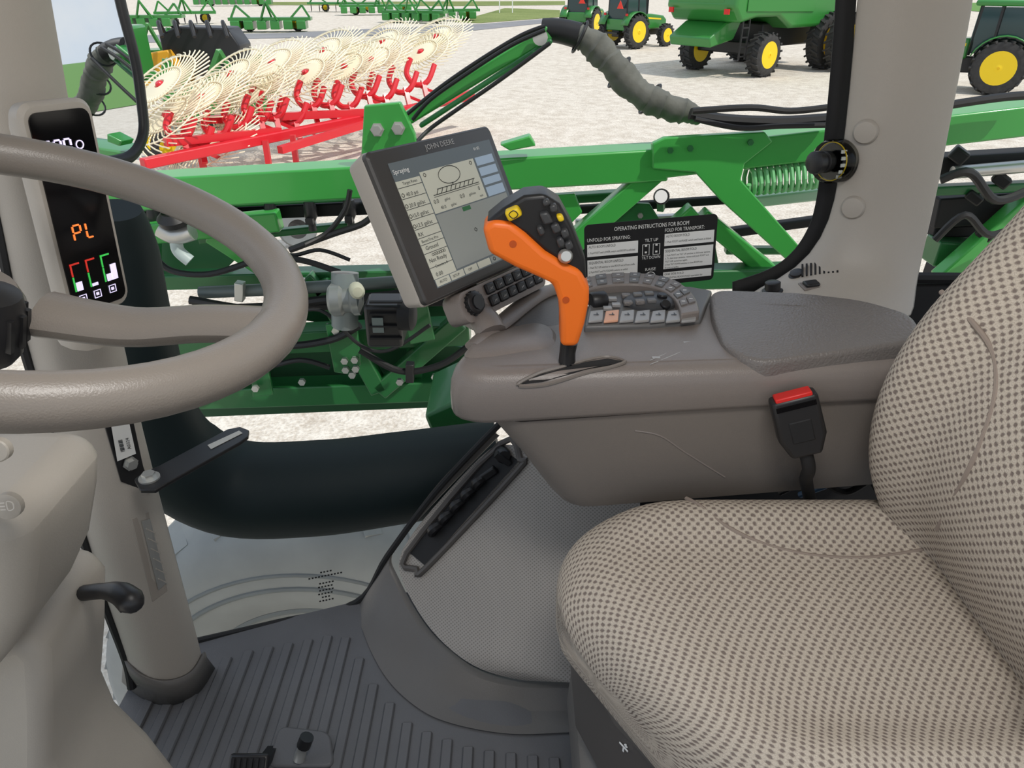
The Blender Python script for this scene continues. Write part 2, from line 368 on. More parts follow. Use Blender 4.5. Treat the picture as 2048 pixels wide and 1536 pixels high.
# ================================================================ steering wheel
cp=[(0,313),(180,334),(300,377),(420,436),(515,505),(572,568),(590,612),(552,670),(455,724),(300,775),(0,808)]
WR=.215
def wres(x):
    c=V(x[:3]); n=V((math.sin(x[3]),x[4],math.cos(x[3]))).normalized(); o=[]
    for p in cp:
        d=ray(*p); t=(c-CAM).dot(n)/d.dot(n); o.append(((CAM+d*t-c).length-WR)*10)
    return o+[(x[3]-.4)*.3,x[4]*.5,(c.y-.6)*.3]
wx=lm(wres,[-.38,.58,1.12,.4,0])
WC=V(wx[:3]); wn=V((math.sin(wx[3]),wx[4],math.cos(wx[3]))).normalized(); wu=wn.cross(V((1,0,0))).normalized(); wv=wu.cross(wn).normalized()
if wv.x<0: wv=-wv
sw=thing('steering_wheel','greige padded steering wheel with a broad spoke, at left of the cab','steering wheel',WC-wn*.06)
def wp(a,r,h=0): return WC+(wv*math.cos(a)+wu*math.sin(a))*r+wn*h
m=MB().tube([wp(2*PI*i/32,WR) for i in range(32)],.0205,16,k=2,closed=True); m.build('rim',WHL,sw)
sgu=1 if wu.y<0 else -1
for a in (.05,sgu*1.9):
    m=MB().tube([wp(a,.02,-.055),wp(a,.09,-.045),wp(a,.15,-.022),wp(a-.03,WR-.012,-.003)],[.030,.026,.025,.024],14,flat=.6); m.build('spoke',WHL,sw)
m=MB().lathe(WC-wn*.085-wv*.05,wn,[(.03,-.02),(.046,0),(.05,.02),(.042,.035),(.02,.04)],24); m.build('hub',WHL,sw)
kb=AT(-26,612,.60); m=MB().lathe(kb-wn*.02,wn,[(.02,-.03),(.026,-.02),(.028,.015),(.024,.032),(.012,.036)],20)
for i in range(14):
    a=2*PI*i/14; m.bar(kb+(wv*math.cos(a)+wu*math.sin(a))*.027-wn*.03,kb+(wv*math.cos(a)+wu*math.sin(a))*.027+wn*.0,.005,.005)
m.build('spinner_knob',BLK,sw)
# ================================================================ steering column
sc=thing('steering_column','beige steering column cowl with a black stalk, under the steering wheel','steering column',(-.45,.55,0))
def colpart(pts,Y1,dep,name,bev):
    m=MB().prism([AY(a+24,b,Y1) for a,b in pts],(0,-dep,0)); return m.build(name,COL,sc,bevel=bev,seg=5)
colpart([(-250,850),(60,845),(172,850),(190,895),(188,945),(172,1040),(140,1110),(90,1170),(0,1205),(-250,1215)],.60,.14,'upper_cowl',.024)
colpart([(-250,1130),(60,1110),(140,1085),(172,1090),(198,1125),(196,1230),(188,1330),(215,1395),(280,1460),(345,1545),(380,1660),(-250,1700)],.68,.15,'lower_cowl',.022)
m=MB().tube([AY(168,1186,.62),AY(208,1182,.61),AY(240,1187,.60),AY(262,1203,.59),AY(270,1212,.59)],[.009,.009,.013,.015,.009],12); m.build('stalk',BLK,sc)
o=AY(16,1012,.458); MB().lathe(o,(.1,-1,.25),[(.0105,-.004),(.0105,.002),(.009,.003)],20).build('light_button',COL,sc)
o=AY(-4,900,.458); MB().lathe(o,(.1,-1,.25),[(.009,-.004),(.009,.002),(.008,.003)],20).build('light_button',COL,sc)
m=MB(); fr=Fr(AY(12,1012,.453),(1,.1,0),(0,.2,1),(.1,-1,.25))
for k in range(3): m.fbox(fr,-.004,-.003+k*.0028,.000,-.002+k*.0028,.001,.0013)
m.tube([fr.p(.002,-.003,.0015),fr.p(.006,-.002,.0015),fr.p(.006,.003,.0015),fr.p(.002,.004,.0015)],.0005,5,closed=True); m.build('light_symbol',FAINT,sc)
# ================================================================ corner display
cd=fit_rect([(30,212),(180,190),(262,607),(140,645)],.10,.28,(-.55,.95,.95),(.55,-.8,.1))
dp=thing('corner_display','tall narrow black readout in a beige bezel on the left cab pillar','display',cd.p(0,-.14,-.02))
m=MB(); 
m.rings([rrect(cd.p(0,0,c),cd.u,cd.v,w,h,.018) for c,w,h in ((-.045,.07,.25),(-.02,.098,.278),(-.004,.10,.28),(.002,.092,.272))]); m.build('bezel',PIL,dp)
m=MB().rings([rrect(cd.p(0,0,c),cd.u,cd.v,.082,.258,.012) for c in (.0,.004)]); m.build('screen',BLKG,dp)
def seg7(m,x,y,w,h,code,r):
    S={'a':((0,h),(w,h)),'b':((w,h),(w,h/2)),'c':((w,h/2),(w,0)),'d':((0,0),(w,0)),'e':((0,h/2),(0,0)),'f':((0,h),(0,h/2)),'g':((0,h/2),(w,h/2))}
    for c in code:
        (x0,y0),(x1,y1)=S[c]; k=.12; ax,ay=x0+(x1-x0)*k,y0+(y1-y0)*k; bx_,by=x1-(x1-x0)*k,y1-(y1-y0)*k
        m.bar(cd.p(x+ax,y+ay,.0048),cd.p(x+bx_,y+by,.0048),r,r,up=cd.n)
m=MB()
for k in range(3): seg7(m,-.030+k*.0135,.077,.009,.018,'abcdef' if k else 'abcfgd',.0019)
m.build('speed_readout',LCDW,dp)
m=MB().tube([cd.p(.018+.005*math.cos(a),.086+.005*math.sin(a),.005) for a in [i*PI/3 for i in range(6)]],.0008,5,closed=True); m.build('engine_symbol',LCDW,dp)
for x0,hh in ((-.031,.012),(-.008,.004),(.016,.010),(.024,.022)): MB().fbox(cd,x0,-.098,x0+.009,-.098+hh,.0045,.0052).build('gauge_bar',LCDW,dp)
for x0 in (-.03,-.008,.016):
    m=MB().tube([cd.p(x0,-.115,.005),cd.p(x0+.010,-.115,.005),cd.p(x0+.010,-.105,.005),cd.p(x0,-.105,.005)],.0007,5,k=1,closed=True); m.fbox(cd,x0+.003,-.112,x0+.007,-.108,.0045,.0052); m.build('gauge_symbol',LCDW,dp)
m=MB(); seg7(m,-.018,-.032,.011,.020,'abefg',.0018); seg7(m,.001,-.032,.009,.020,'efd',.0018); m.build('orange_readout',LCDO,dp)
for x0 in (-.034,-.011,.012):
    MB().fbox(cd,x0,-.098,x0+.0022,-.078,.0045,.0052).build('green_gauge',LCDG,dp)
    m=MB().fbox(cd,x0,-.077,x0+.0022,-.060,.0045,.0052); m.fbox(cd,x0,-.062,x0+.014,-.0598,.0045,.0052); m.build('top_gauge',LCDR if x0<0 else LCDG,dp)
m=MB().tube([cd.p(0,-.10,-.03),cd.p(0,-.15,-.04),cd.p(.0,-.19,-.05)],.035,12); m.build('mount',PIL,dp)
# ================================================================ monitor
mo=fit_rect([(728,310),(970,238),(1078,526),(848,608)],.30,.245,(-.1,1.08,1.0),(.6,-.7,.35))
mt=thing('touchscreen_monitor','tilted touchscreen monitor in a charcoal bezel, mounted beside the orange joystick','monitor',mo.p(0,-.17,-.04))
m=MB().rings([rrect(mo.p(0,0,c),mo.u,mo.v,w,h,.012) for c,w,h in ((-.055,.26,.20),(-.048,.29,.235),(-.012,.30,.245),(-.008,.296,.241))]); m.build('housing',PIL,mt)
m=MB().rings([rrect(mo.p(0,0,c),mo.u,mo.v,w,h,.010) for c,w,h in ((-.012,.296,.241),(.0,.296,.241),(.003,.290,.235))]); bzl=m.build('bezel',BEZ,mt)
MB().text(mo,'JOHN DEERE',.01,.1035,.0085,.07,.0036,'CENTER').build('lettering',GREYT,bzl)
A0,A1,B0,B1=-.114,.134,-.103,.097
m=MB().fbox(mo,A0,B0,A1,B1,.0,.0036); scn=m.build('screen',SCRD,mt)
def sx(u): return A0+(A1-A0)*u
def sy(v): return B1-(B1-B0)*v
MB().fbox(mo,sx(.0),sy(.93),sx(.215),sy(.145),.003,.0040).build('side_menu',SCRL,scn)
for k in range(7): MB().fbox(mo,sx(.005+.14*k),sy(.99),sx(.135+.14*k),sy(.935),.003,.0040).build('tab_button',SCRL if k<4 else SCRM,scn)
MB().fbox(mo,sx(.225),sy(.46),sx(.76),sy(.12),.003,.0040).build('boom_page',SCRL,scn)
MB().fbox(mo,sx(.225),sy(.92),sx(.97),sy(.47),.003,.0040).build('map_page',SCRM,scn)
for v0,v1 in ((.12,.19),(.21,.28),(.30,.36),(.38,.46)): MB().fbox(mo,sx(.78),sy(v1),sx(.97),sy(v0),.003,.0040).build('field_box',SCRB,scn)
MB().fbox(mo,sx(.48),sy(.51),sx(.56),sy(.475),.004,.0044).build('state_box',GRN2,scn)
def T(s,u,v,h,mm=INK,nm='screen_text'): MB().text(mo,s,sx(u),sy(v),h*(B1-B0),None,.0045).build(nm,mm,scn)
for s,u,v,h in (('40.0 psi',.045,.27,.03),('20.0 gal/ac',.035,.355,.03),('15.0 gal/ac',.035,.435,.03),('12.5 gal/ac',.035,.515,.03),('RX',.015,.585,.03),('Ground',.03,.70,.032),('Not Ready',.02,.80,.032),('0.00',.03,.915,.032),('AUTO',.035,.972,.022),('SETUP',.165,.972,.02),('OFF',.32,.972,.02),('0.0',.25,.385,.034),('gal/ac',.35,.385,.022),('40.0',.29,.44,.026),('gal/ac',.39,.44,.022),('0.0',.5,.405,.034),('gal/min',.59,.405,.022),('0',.70,.385,.034),('mph',.69,.44,.018),('Target Rates',.05,.18,.022),('BoomTrac Pro',.02,.638,.022),('Counters 8',.05,.848,.022)): T(s,u,v,h)
T('Spraying',.01,.09,.036,WHT,'screen_title'); T('01:02',.80,.06,.024,WHT,'screen_title')
for v in (.20,.285,.37,.45,.53,.60,.655,.725,.84): MB().fbox(mo,sx(0),sy(v),sx(.215),sy(v-.004),.004,.0046).build('menu_line',INK,scn)
m=MB()
pts=[mo.p(sx(.48)+.026*math.cos(a),sy(.195)+.014*math.sin(a),.0045) for a in [i*PI/6 for i in range(12)]]
m.tube(pts,.0006,4,k=2,closed=True)
m.bar(mo.p(sx(.48),sy(.26),.0045),mo.p(sx(.48),sy(.28),.0045),.001,.0008)
for u in (.30,.345,.39,.435,.48,.525,.57,.615,.66): m.bar(mo.p(sx(u),sy(.32),.0045),mo.p(sx(u+.03),sy(.28),.0045),.0008,.0008)
m.bar(mo.p(sx(.27),sy(.32),.0045),mo.p(sx(.73),sy(.32),.0045),.0009,.0009); m.bar(mo.p(sx(.32),sy(.28),.0045),mo.p(sx(.70),sy(.28),.0045),.0009,.0009); m.bar(mo.p(sx(.27),sy(.335),.0045),mo.p(sx(.73),sy(.335),.0045),.0006,.0006)
m.build('boom_drawing',INK,scn)
m=MB()
for k in range(7): m.tube([mo.p(sx(.07+.018*k)+.0022*math.cos(a),sy(.745)+.0022*math.sin(a),.0045) for a in (0,1.57,3.14,4.7)],.0004,4,k=2,closed=True)
m.build('section_symbol',INK,scn)
for a,b in ((.018,.255),(.012,.34),(.012,.42),(.012,.50),(.53,.68),(.26,.15),(.72,.15),(.60,.96),(.74,.96)): 
    MB().tube([mo.p(sx(a)+.003*math.cos(t),sy(b)+.003*math.sin(t),.0045) for t in (0,1.57,3.14,4.7)],.0005,4,k=2,closed=True).build('screen_symbol',INK,scn)
kp=MB().rings([rrect(mo.p(.03,-.150,c),mo.u,mo.v,w,.052,.016) for c,w in ((-.045,.20),(-.03,.235),(.0,.235),(.006,.228))]); ko=kp.build('keypad_housing',CON,mt)
for r in range(2):
    for k in range(6):
        a=-.018+k*.0255; MB().fbox(mo,a,-.146-r*.021,a+.022,-.128-r*.021+.0,.004,.012).build('button',BLK,ko,bevel=.003)
m=MB().lathe(mo.p(-.055,-.148,.004),mo.n,[(.019,0),(.019,.010),(.015,.013),(.012,.013),(.012,.016)],22)
for i in range(16):
    a=2*PI*i/16; m.bar(mo.p(-.055+.019*math.cos(a),-.148+.019*math.sin(a),.004),mo.p(-.055+.019*math.cos(a),-.148+.019*math.sin(a),.013),.003,.003)
m.build('dial',BLK,ko)
m=MB()
for r in range(2):
    for k in range(6):
        a=-.018+k*.0255+.011; m.bar(mo.p(a-.004,-.139-r*.021,.0123),mo.p(a+.004,-.136-r*.021,.0123),.0015,.0006); m.bar(mo.p(a-.003,-.136-r*.021,.0123),mo.p(a+.003,-.139-r*.021,.0123),.0015,.0006)
m.build('button_symbol',GREYT,ko)
m=MB().tube([mo.p(0,-.05,-.05),mo.p(-.01,-.15,-.055),AZ(968,640,.80),AZ(983,668,.786)],[.03,.028,.024,.026],12); m.build('stalk',CON,mt)
# ================================================================ armrest console
def tz(p): 
    d=p.x-.12; k=.10-.045*max(0,min(1,(p.z-.70)/.07)); return V((p.x,p.y,p.z+(k*d if d>0 else -.06*d)))
ac=thing('armrest_console','taupe moulded armrest console with control pads, beside the seat','console',(.3,1.1,.5))
def cring(ax,ay,bx_,by,z,ins,rr=(.075,.05,.03,.06,.02,.02)):
    return [tz(p) for p in fillet([V((ax+ins,ay+ins,z)),V((bx_+ins*.6,by-ins,z)),V((.36,by-.005-ins,z)),V((.60-ins*.5,1.09-ins,z)),V((.80-ins,1.06-ins,z)),V((.80-ins,ay+ins+.0,z))],rr)]
up=MB().rings([cring(-.118,.958,.03,1.255,z,i) for z,i in ((.685,.012),(.689,.004),(.696,.001),(.726,.0),(.748,.002),(.762,.007),(.771,.016),(.775,.028))])
uo=up.build('upper_shell',CON,ac)
lo=MB().rings([cring(ax,ay,bx_,1.24,z,0) for ax,ay,bx_,z in ((.09,1.006,.12,.506),(.065,.990,.11,.514),(.045,.984,.10,.54),(.0,.977,.07,.61),(-.06,.968,.05,.69))]); lo.build('lower_body',CON2,ac)
m=MB()
m.tube([lo.hit(a,b,-.0008) for a,b in ((1270,862),(1320,872),(1370,905),(1450,955))],.0018,6); m.build('parting_line',CON,ac)
ZT=.778
ld=MB().rings([[p+V((0,0,h)) for p in fillet([AZ(a,b,ZT) for a,b in q],[.03]*5)] for q,h in (([(918,728),(958,684),(1070,652),(1112,668),(1112,712)],-.01),([(918,728),(958,684),(1070,652),(1112,668),(1112,712)],.008),([(926,722),(962,690),(1068,658),(1106,671),(1104,706)],.014))]); ld.build('storage_lid',CON,ac)
m=MB().tube([AZ(a,b,.786) for a,b in ((945,694),(1005,645),(1070,594),(1120,577),(1180,562))],[.014,.018,.02,.018,.014],12,flat=.55); m.build('tray_rim',CON,ac)
m=MB().prism([AZ(a,b,.779) for a,b in ((1005,655),(1085,600),(1175,580),(1165,650),(1110,655))],(0,0,.003)); m.build('tray_recess',SKT,ac)  # dark grey sheet on the flat top, drawn as the tray recess
# joystick slot
m=MB(); S=[(1040,766),(1075,752),(1120,740),(1170,726),(1215,719),(1245,724)]; S2=[(1045,768),(1085,764),(1130,752),(1180,738),(1220,731),(1243,728)]
m.prism([up.hit(a,b,.0012) for a,b in S+S2[::-1]],V((0,0,.0006))); m.build('lever_slot',BLKM,ac)
m=MB(); m.tube([up.hit(a,b,.0015) for a,b in ((1035,770),(1075,748),(1120,736),(1170,722),(1215,715),(1250,724),(1220,736),(1180,744),(1130,758),(1085,770))],.003,6,closed=True); m.build('slot_rim',CON2,ac)
m=MB(); q=[up.hit(a,b,.001) for a,b in ((1300,722),(1340,705),(1385,688))]; q2=[up.hit(a,b,.001) for a,b in ((1300,730),(1345,712),(1385,695))]
for L in (q,q2): m.tube(L,.0007,5)
for a,b in ((1312,716),(1350,706),(1375,686)):
    p=up.hit(a,b,.001); m.box(p,(.012,.006,.0008))
m.build('speed_mark',GREYT,ac)
# pad
q=[(1424,640),(1420,585),(1600,592),(1730,608),(1835,640),(1835,690),(1510,734),(1446,700)]
zt=[.799,.803,.826,.832,.834,.822,.797,.799]
top=fillet([AZ(a,b,zz) for (a,b),zz in zip(q,zt)],[.03]*8,5)
cc=sum(top,V((0,0,0)))/len(top)
def sc_(p,k): return V((cc.x+(p.x-cc.x)*k,cc.y+(p.y-cc.y)*k,p.z))
pd=MB().rings([[sc_(p,1)+V((0,0,-.04)) for p in top],[sc_(p,1)+V((0,0,-.002)) for p in top],[sc_(p,.992)+V((0,0,.003)) for p in top],[sc_(p,.972)+V((0,0,.006)) for p in top],[sc_(p,.94)+V((0,0,.007)) for p in top],[V((p.x,p.y,p.z*.5+.41)) for p in [sc_(p,.5)+V((0,0,.0075)) for p in top]]]); pd.build('armrest_pad',PAD,ac)
# control deck
ZC=.797
m=MB().prism([AZ(a,b,ZC) for a,b in ((1168,652),(1300,648),(1402,640),(1425,580),(1380,572),(1215,570),(1180,600))],(0,0,-.03)); cdk=m.build('control_deck',MGY,ac,bevel=.005,seg=3)
PEACH=mat('peach_button',(225,170,140),.4)
for k in range(7):
    a=1176+k*31; P=[AZ(a+x,b,ZC+.001) for x,b in ((0,648),(29,645),(31,624),(4,627))]
    MB().prism(P,(0,0,.005)).build('button',SIL if k!=1 else PEACH,cdk,bevel=.0015)
    mm=MB(); c0=sum(P,V((0,0,0)))/4+V((0,0,.0062)); mm.box(c0,(.009,.0018,.0004)); mm.box(c0+V((.002,.004,0)),(.002,.007,.0004)); mm.build('button_symbol',DKG if k!=6 else ORG,cdk)
hum=MB(); hc=AZ(1300,606,ZC)
hum.lathe(hc,(0,0,1),[(.050,-.005),(.047,.006),(.038,.011),(.02,.013),(.002,.014)],24); 
hum.v=[V((p.x,hc.y+(p.y-hc.y)*.8,p.z)) for p in hum.v]; hum.build('control_hump',DKG,cdk)
for a,b in ((1252,592),(1275,590),(1256,606),(1280,604),(1303,602),(1298,588)):
    p=hum.hit(a,b,0); MB().bar(p-V((.008,0,0)),p+V((.008,0,0)),.013,.008).build('button',MGY if (a//2)%2 else PAD,cdk,bevel=.002)
for a,b,r in ((1324,594,.009),(1330,610,.009)):
    p=hum.hit(a,b,0); MB().lathe(p,hum.ln,[(r,-.002),(r,.004),(r*.8,.006)],14).build('round_button',BLK,cdk)
p=AZ(1195,603,ZC+.006); m=MB().lathe(p-V((.012,0,0)),(1,.3,0),[(.014,0),(.016,.003),(.016,.025),(.014,.028)],18); m.build('thumb_roller',BLK,cdk)
for a,b in ((1225,598),(1232,610),(1215,617)):
    MB().box(AZ(a,b,ZC+.004),(.015,.011,.006)).build('button',SIL,cdk,bevel=.001)
ao_p=catmull([AZ(a,b,.812) for a,b in ((1158,560),(1200,548),(1260,545),(1312,549),(1358,564),(1388,590),(1400,622))],5)
ai_p=catmull([AZ(a,b,.812) for a,b in ((1164,582),(1205,572),(1258,568),(1300,572),(1334,584),(1354,604),(1362,628))],5)
am=MB().prism(ao_p+ai_p[::-1],(0,0,-.02)); ao=am.build('arch_keypad',CON,ac,bevel=.005,seg=3)
N=len(ao_p)
for i in range(1,N-3,3):
    for t0,t1 in ((.10,.47),(.53,.90)):
        Q=[ao_p[i].lerp(ai_p[i],t0),ao_p[i+2].lerp(ai_p[i+2],t0),ao_p[i+2].lerp(ai_p[i+2],t1),ao_p[i].lerp(ai_p[i],t1)]
        MB().prism([p-V((0,0,.001)) for p in Q],(0,0,.004)).build('button',MGY if (i//3)%2 else PAD,ao,bevel=.001)
        c=sum(Q,V((0,0,0)))/4; MB().box(c+V((0,0,.0032)),(.006,.0015,.0004)).build('button_symbol',WHT,ao)
# ================================================================ joystick
jy=thing('joystick','orange and black multi-button joystick standing in the console slot','joystick',AZ(1137,745,.775))
def JP(pts,Y0,Y1,nm,mt_,bev,sg=3,par=None): return MB().prism([AY(a,b,Y0) for a,b in pts],(0,Y1-Y0,0)).build(nm,mt_,par or jy,bevel=bev,seg=sg)
Y0=.965
JP([(1121,695),(1121,640),(1118,606),(1106,570),(1076,556),(1030,536),(978,508),(964,455),(985,442),(1020,446),(1050,468),(1090,505),(1128,528),(1162,543),(1179,578),(1179,605),(1170,650),(1156,695)],Y0,Y0+.05,'grip',ORG,.014,4)
JP([(970,446),(1004,418),(1048,392),(1088,388),(1120,408),(1146,455),(1171,520),(1174,562),(1158,550),(1128,530),(1090,505),(1050,470),(1018,450)],Y0+.008,Y0+.06,'head',BLK,.012,4)
JP([(1008,426),(1035,414),(1046,432),(1018,446)],Y0-.006,Y0+.02,'yellow_button',YEL,.004)
MB().tube([AY(1027+9*math.cos(t),429+8*math.sin(t),Y0-.0065) for t in (0,1.57,3.14,4.71)],.0006,5,k=3,closed=True).build('button_symbol',INK,jy)
JP([(1112,432),(1124,430),(1130,442),(1118,446)],Y0-.002,Y0+.02,'yellow_button',YEL,.003)
for q in ([(1084,404),(1096,398),(1102,410),(1088,416)],[(1098,412),(1112,408),(1116,424),(1102,428)],[(1078,428),(1096,424),(1108,446),(1088,452)],[(1100,452),(1116,446),(1124,464),(1108,470)],[(1120,462),(1134,458),(1140,474),(1126,480)],[(1112,480),(1124,474),(1132,492),(1118,498)],[(1128,488),(1142,482),(1148,498),(1134,504)],[(1072,456),(1084,452),(1092,468),(1080,474)]): JP(q,Y0-.002,Y0+.02,'button',DKG,.003,2)
o=AY(1130,512,Y0+.004); MB().lathe(o,(.1,-1,.3),[(.010,0),(.010,.006),(.007,.010),(.003,.010)],18).build('round_button',STEEL,jy)
DORG=mat('dark_orange',(190,80,20),.5)
for a,b in ((1026,488),(1132,600)): 
    MB().lathe(AY(a,b,Y0-.0005),(0,-1,0),[(.0050,-.004),(.0050,.0005),(.003,.0005)],12).build('screw',DORG,jy)
m=MB().tube([AY(1138,685,Y0+.025),AY(1135,705,Y0+.025),AY(1134,722,Y0+.025)],[.013,.012,.013],14); m.build('collar',BLK,jy)
m=MB().tube([AY(1134,712,Y0+.024),AY(1134,735,Y0+.024),AY(1136,756,Y0+.03)],[.0085,.0095,.012],14); m.build('shaft',mat('chrome',(90,92,95),.2,metal=.8),jy)
# ================================================================ driver seat
yc=.69
st=thing('driver_seat','beige driver seat in brown-dotted fabric, cropped at the right of the photo','seat',(.4,yc,0))
def sgn(a,e): return math.copysign(abs(a)**e,a)
def smooth(t): t=max(0,min(1,t)); return t*t*(3-2*t)
def uvloft(R):
    m=MB(); m.rings(R,cap=False,closed=False); n=len(R[0]); uv=[]
    ref=max(R,key=lambda r:sum((r[i+1]-r[i]).length for i in range(n-1))); acc=[0]
    for i in range(n-1): acc.append(acc[-1]+(ref[i+1]-ref[i]).length)
    mid=n//2; vv=0
    for k,r in enumerate(R):
        if k: vv+=(r[mid]-R[k-1][mid]).length
        uv+=[(acc[j]-acc[mid],vv) for j in range(n)]
    m.uv=uv
    m.f+=[list(range(n))[::-1],[(len(R)-1)*n+j for j in range(n)]]
    return m
NR=72; R=[]
for q in [0,.01,.03,.06,.1,.15,.22,.3,.4,.5,.6,.7,.8,.9,1]:
    x=.062+.58*q; rr=(1-max(0,1-q/.30)**2.6)**(1/2.6)
    hw=.10+.163*rr; hh=.012+.078*(1-max(0,1-q/.16)**2.2)**(1/2.2); zc=.478-.015*max(0,1-q/.2)
    r=[]
    for j in range(NR+1):
        a=-PI/2+2*PI*j/NR; cy,sz=math.cos(a),math.sin(a)
        y=hw*sgn(cy,.45); z=hh*sgn(sz,.6)
        if sz>0: z+=.034*smooth((abs(y)/hw-.5)/.3)*smooth((q-.08)/.25)-.008*smooth(1-abs(y)/hw)
        sh=.62*max(0,.77-(yc+y))*(1-q)**1.5
        r.append(V((x+sh,yc+y,zc+z)))
    R.append(r)
cu_=uvloft(R); cu_.build('cushion',FAB,st,sub=1,ang=60)
XB=[(.50,.63),(.56,.598),(.62,.562),(.66,.550),(.76,.540),(.868,.564),(.92,.592),(.985,.632),(1.05,.668),(1.2,.735),(1.4,.81)]
R=[]
for q in [0,.02,.05,.1,.16,.22,.28,.34,.4,.46,.52,.6,.7,.8,.9,.96,1]:
    z=.50+.85*q; e=min(q,1-q); k=(1-max(0,1-e/.10)**2.4)**(1/2.4)
    hw=(.20+.063*k)*(1-.10*q); ht=.015+.065*k; xb=(interp(XB,z-.03)+interp(XB,z)+interp(XB,z+.03))/3-.040; xc=xb+.05*k+ht; r=[]
    for j in range(NR+1):
        a=2*PI*j/NR; ca,sa=math.cos(a),math.sin(a)
        dx=ht*sgn(ca,.6); y=hw*sgn(sa,.45)
        if ca<0: dx-=.05*smooth((abs(y)/hw-.45)/.35)*k
        r.append(V((xc+dx,yc+y,z-.15*dx)))
    R.append(r)
bk=uvloft(R); bk.build('backrest',FAB,st,sub=1,ang=60)
PIPE=mat('seam_piping',(146,133,123),.95)
for src,pts in ((cu_,[(1372,980),(1400,1010),(1450,1050),(1530,1088),(1630,1110),(1740,1114),(1850,1098)]),(bk,[(1870,575),(1940,640),(1984,705),(1990,780),(1965,870),(1925,960),(1872,1060)])):
    MB().tube([src.hit(a,b,-.002) for a,b in pts],.0036,8).build('seam',PIPE,st)
m=MB().rings([[V((x0,.50,z)),V((x0,.93,z)),V((.62,.93,z)),V((.62,.50,z))] for x0,z in ((.15,.0),(.12,.06),(.10,.14),(.105,.22),(.12,.25))]); m.build('suspension_cover',SKT,st,bevel=.03,seg=4)
bs=MB().prism([V((x,y,.25)) for x,y in ((.100,.90),(.100,.76),(.140,.66),(.215,.55),(.62,.50),(.62,.90))],(0,0,.165)); bs.build('base',mat('seat_trim',(84,80,77),.45),st,bevel=.014,seg=4)
for a,b in ((1215,1375),(1250,1492)):
    o=bs.hit(a,b,.002); m=MB(); fr=Fr(o,V((0,0,1)).cross(bs.ln),(0,0,1),bs.ln); k=.6
    m.fbox(fr,-.014*k,-.002*k,.014*k,.002*k,0,.001); m.fbox(fr,-.002*k,-.016*k,.002*k,0,0,.001); m.fbox(fr,.004*k,.006*k,.008*k,.016*k,0,.001); m.fbox(fr,.001*k,.009*k,.011*k,.012*k,0,.001)
    m.build('adjust_symbol',WHT,st)
# buckle
bu=thing('seat_belt_buckle','black seat belt buckle with red release button between console and seat','buckle',AY(1610,985,.95))
fb=Fr(AY(1597,845,.925),AY(1645,835,.925)-AY(1550,858,.93),V((.08,.12,1)))
fb.n=fb.u.cross(fb.v).normalized(); fb.v=fb.n.cross(fb.u)
m=MB().rings([[fb.p(a*s,b,c) for a,b in ((-.033,.045),(.033,.045),(.034,-.02),(.022,-.05),(-.022,-.05),(-.034,-.02))] for c,s in ((-.016,.95),(-.01,1),(.01,1),(.016,.92))]); m.build('shell',BLK,bu,bevel=.004)
m=MB().fbox(fb,-.026,.038,.026,.050,-.010,.014); m.build('release_button',REDB,bu,bevel=.002)
m=MB().fbox(fb,-.028,.030,.028,.0375,.012,.0175); m.build('latch_slot',BLKG,bu)
m=MB().fbox(fb,-.016,-.025,.016,.010,.014,.0175); m.build('grip_pad',BLKM,bu,bevel=.002)
m=MB().tube([fb.p(0,-.045,0),fb.p(.0,-.08,-.002),AY(1612,960,.945),AY(1622,1005,.975)],.010,10); m.build('stem',BLKM,bu)
# cables below console (fixed to it)
for pts,mm in (([(1560,985,1.10),(1650,945,1.06),(1720,935,1.06),(1760,990,1.06)],CABLE),([(1600,990,1.14),(1680,960,1.09),(1740,925,1.08)],mat('blue_wire',(60,90,120),.5)),([(1640,960,1.03),(1690,985,1.03),(1740,960,1.03)],CABLE)):
    MB().tube([AY(*p) for p in pts],.006,8).build('cable',mm,ac)
# ================================================================ bracket on pillar
br=thing('mounting_bracket','black slotted steel bracket arm bolted to the left cab pillar','bracket',pa.hit(290,960,0))
zb=.565
arm=[AZ(a,b,zb) for a,b in ((268,958),(285,945),(320,930),(455,858),(480,853),(498,860),(496,872),(480,884),(335,965),(310,980),(280,980))]
MB().prism(arm,(0,0,-.007)).build('arm',BLK,br,bevel=.0015)
sl_=[AZ(a,b,zb+.0012) for a,b in ((415,890),(478,861),(485,866),(422,898))]; MB().prism(sl_,(0,0,-.0006)).build('slot',mat('slot_light',(190,188,180),.7),br)
m=MB().prism([pa.hit(a,b,.003) for a,b in ((208,850),(262,838),(282,930),(300,985),(240,960))],pa.ln*.004); m.build('flange',BLK,br,bevel=.001)
m=MB().prism([pa.hit(a,b,.0085) for a,b in ((218,848),(250,840),(264,905),(232,918))],pa.ln*.0006); stk=m.build('sticker',STKR,br)
fs=Fr(pa.hit(258,898,.0095),pa.hit(246,848,.0095)-pa.hit(258,898,.0095),pa.hit(230,905,.0095)-pa.hit(258,898,.0095),pa.ln)
m=MB(); 
for k in range(10): m.fbox(fs,.003+k*.0024,.014,.003+k*.0024+(.0014 if k%3 else .0008),.021,.0,.0004)
m.text(fs,'A0324',.004,.003,.006,.022,.0004); m.build('sticker_print',INK,stk)
o=pa.hit(257,924,.006); MB().lathe(o,pa.ln,[(.013,0),(.013,.003),(.009,.003),(.009,.010)],6).build('bolt',STEEL,br)
o=AZ(299,957,zb); MB().lathe(o,(0,0,1),[(.017,0),(.017,.003)],20).lathe(o,(0,0,1),[(.011,.003),(.011,.011)],6).build('bolt',STEEL,br)
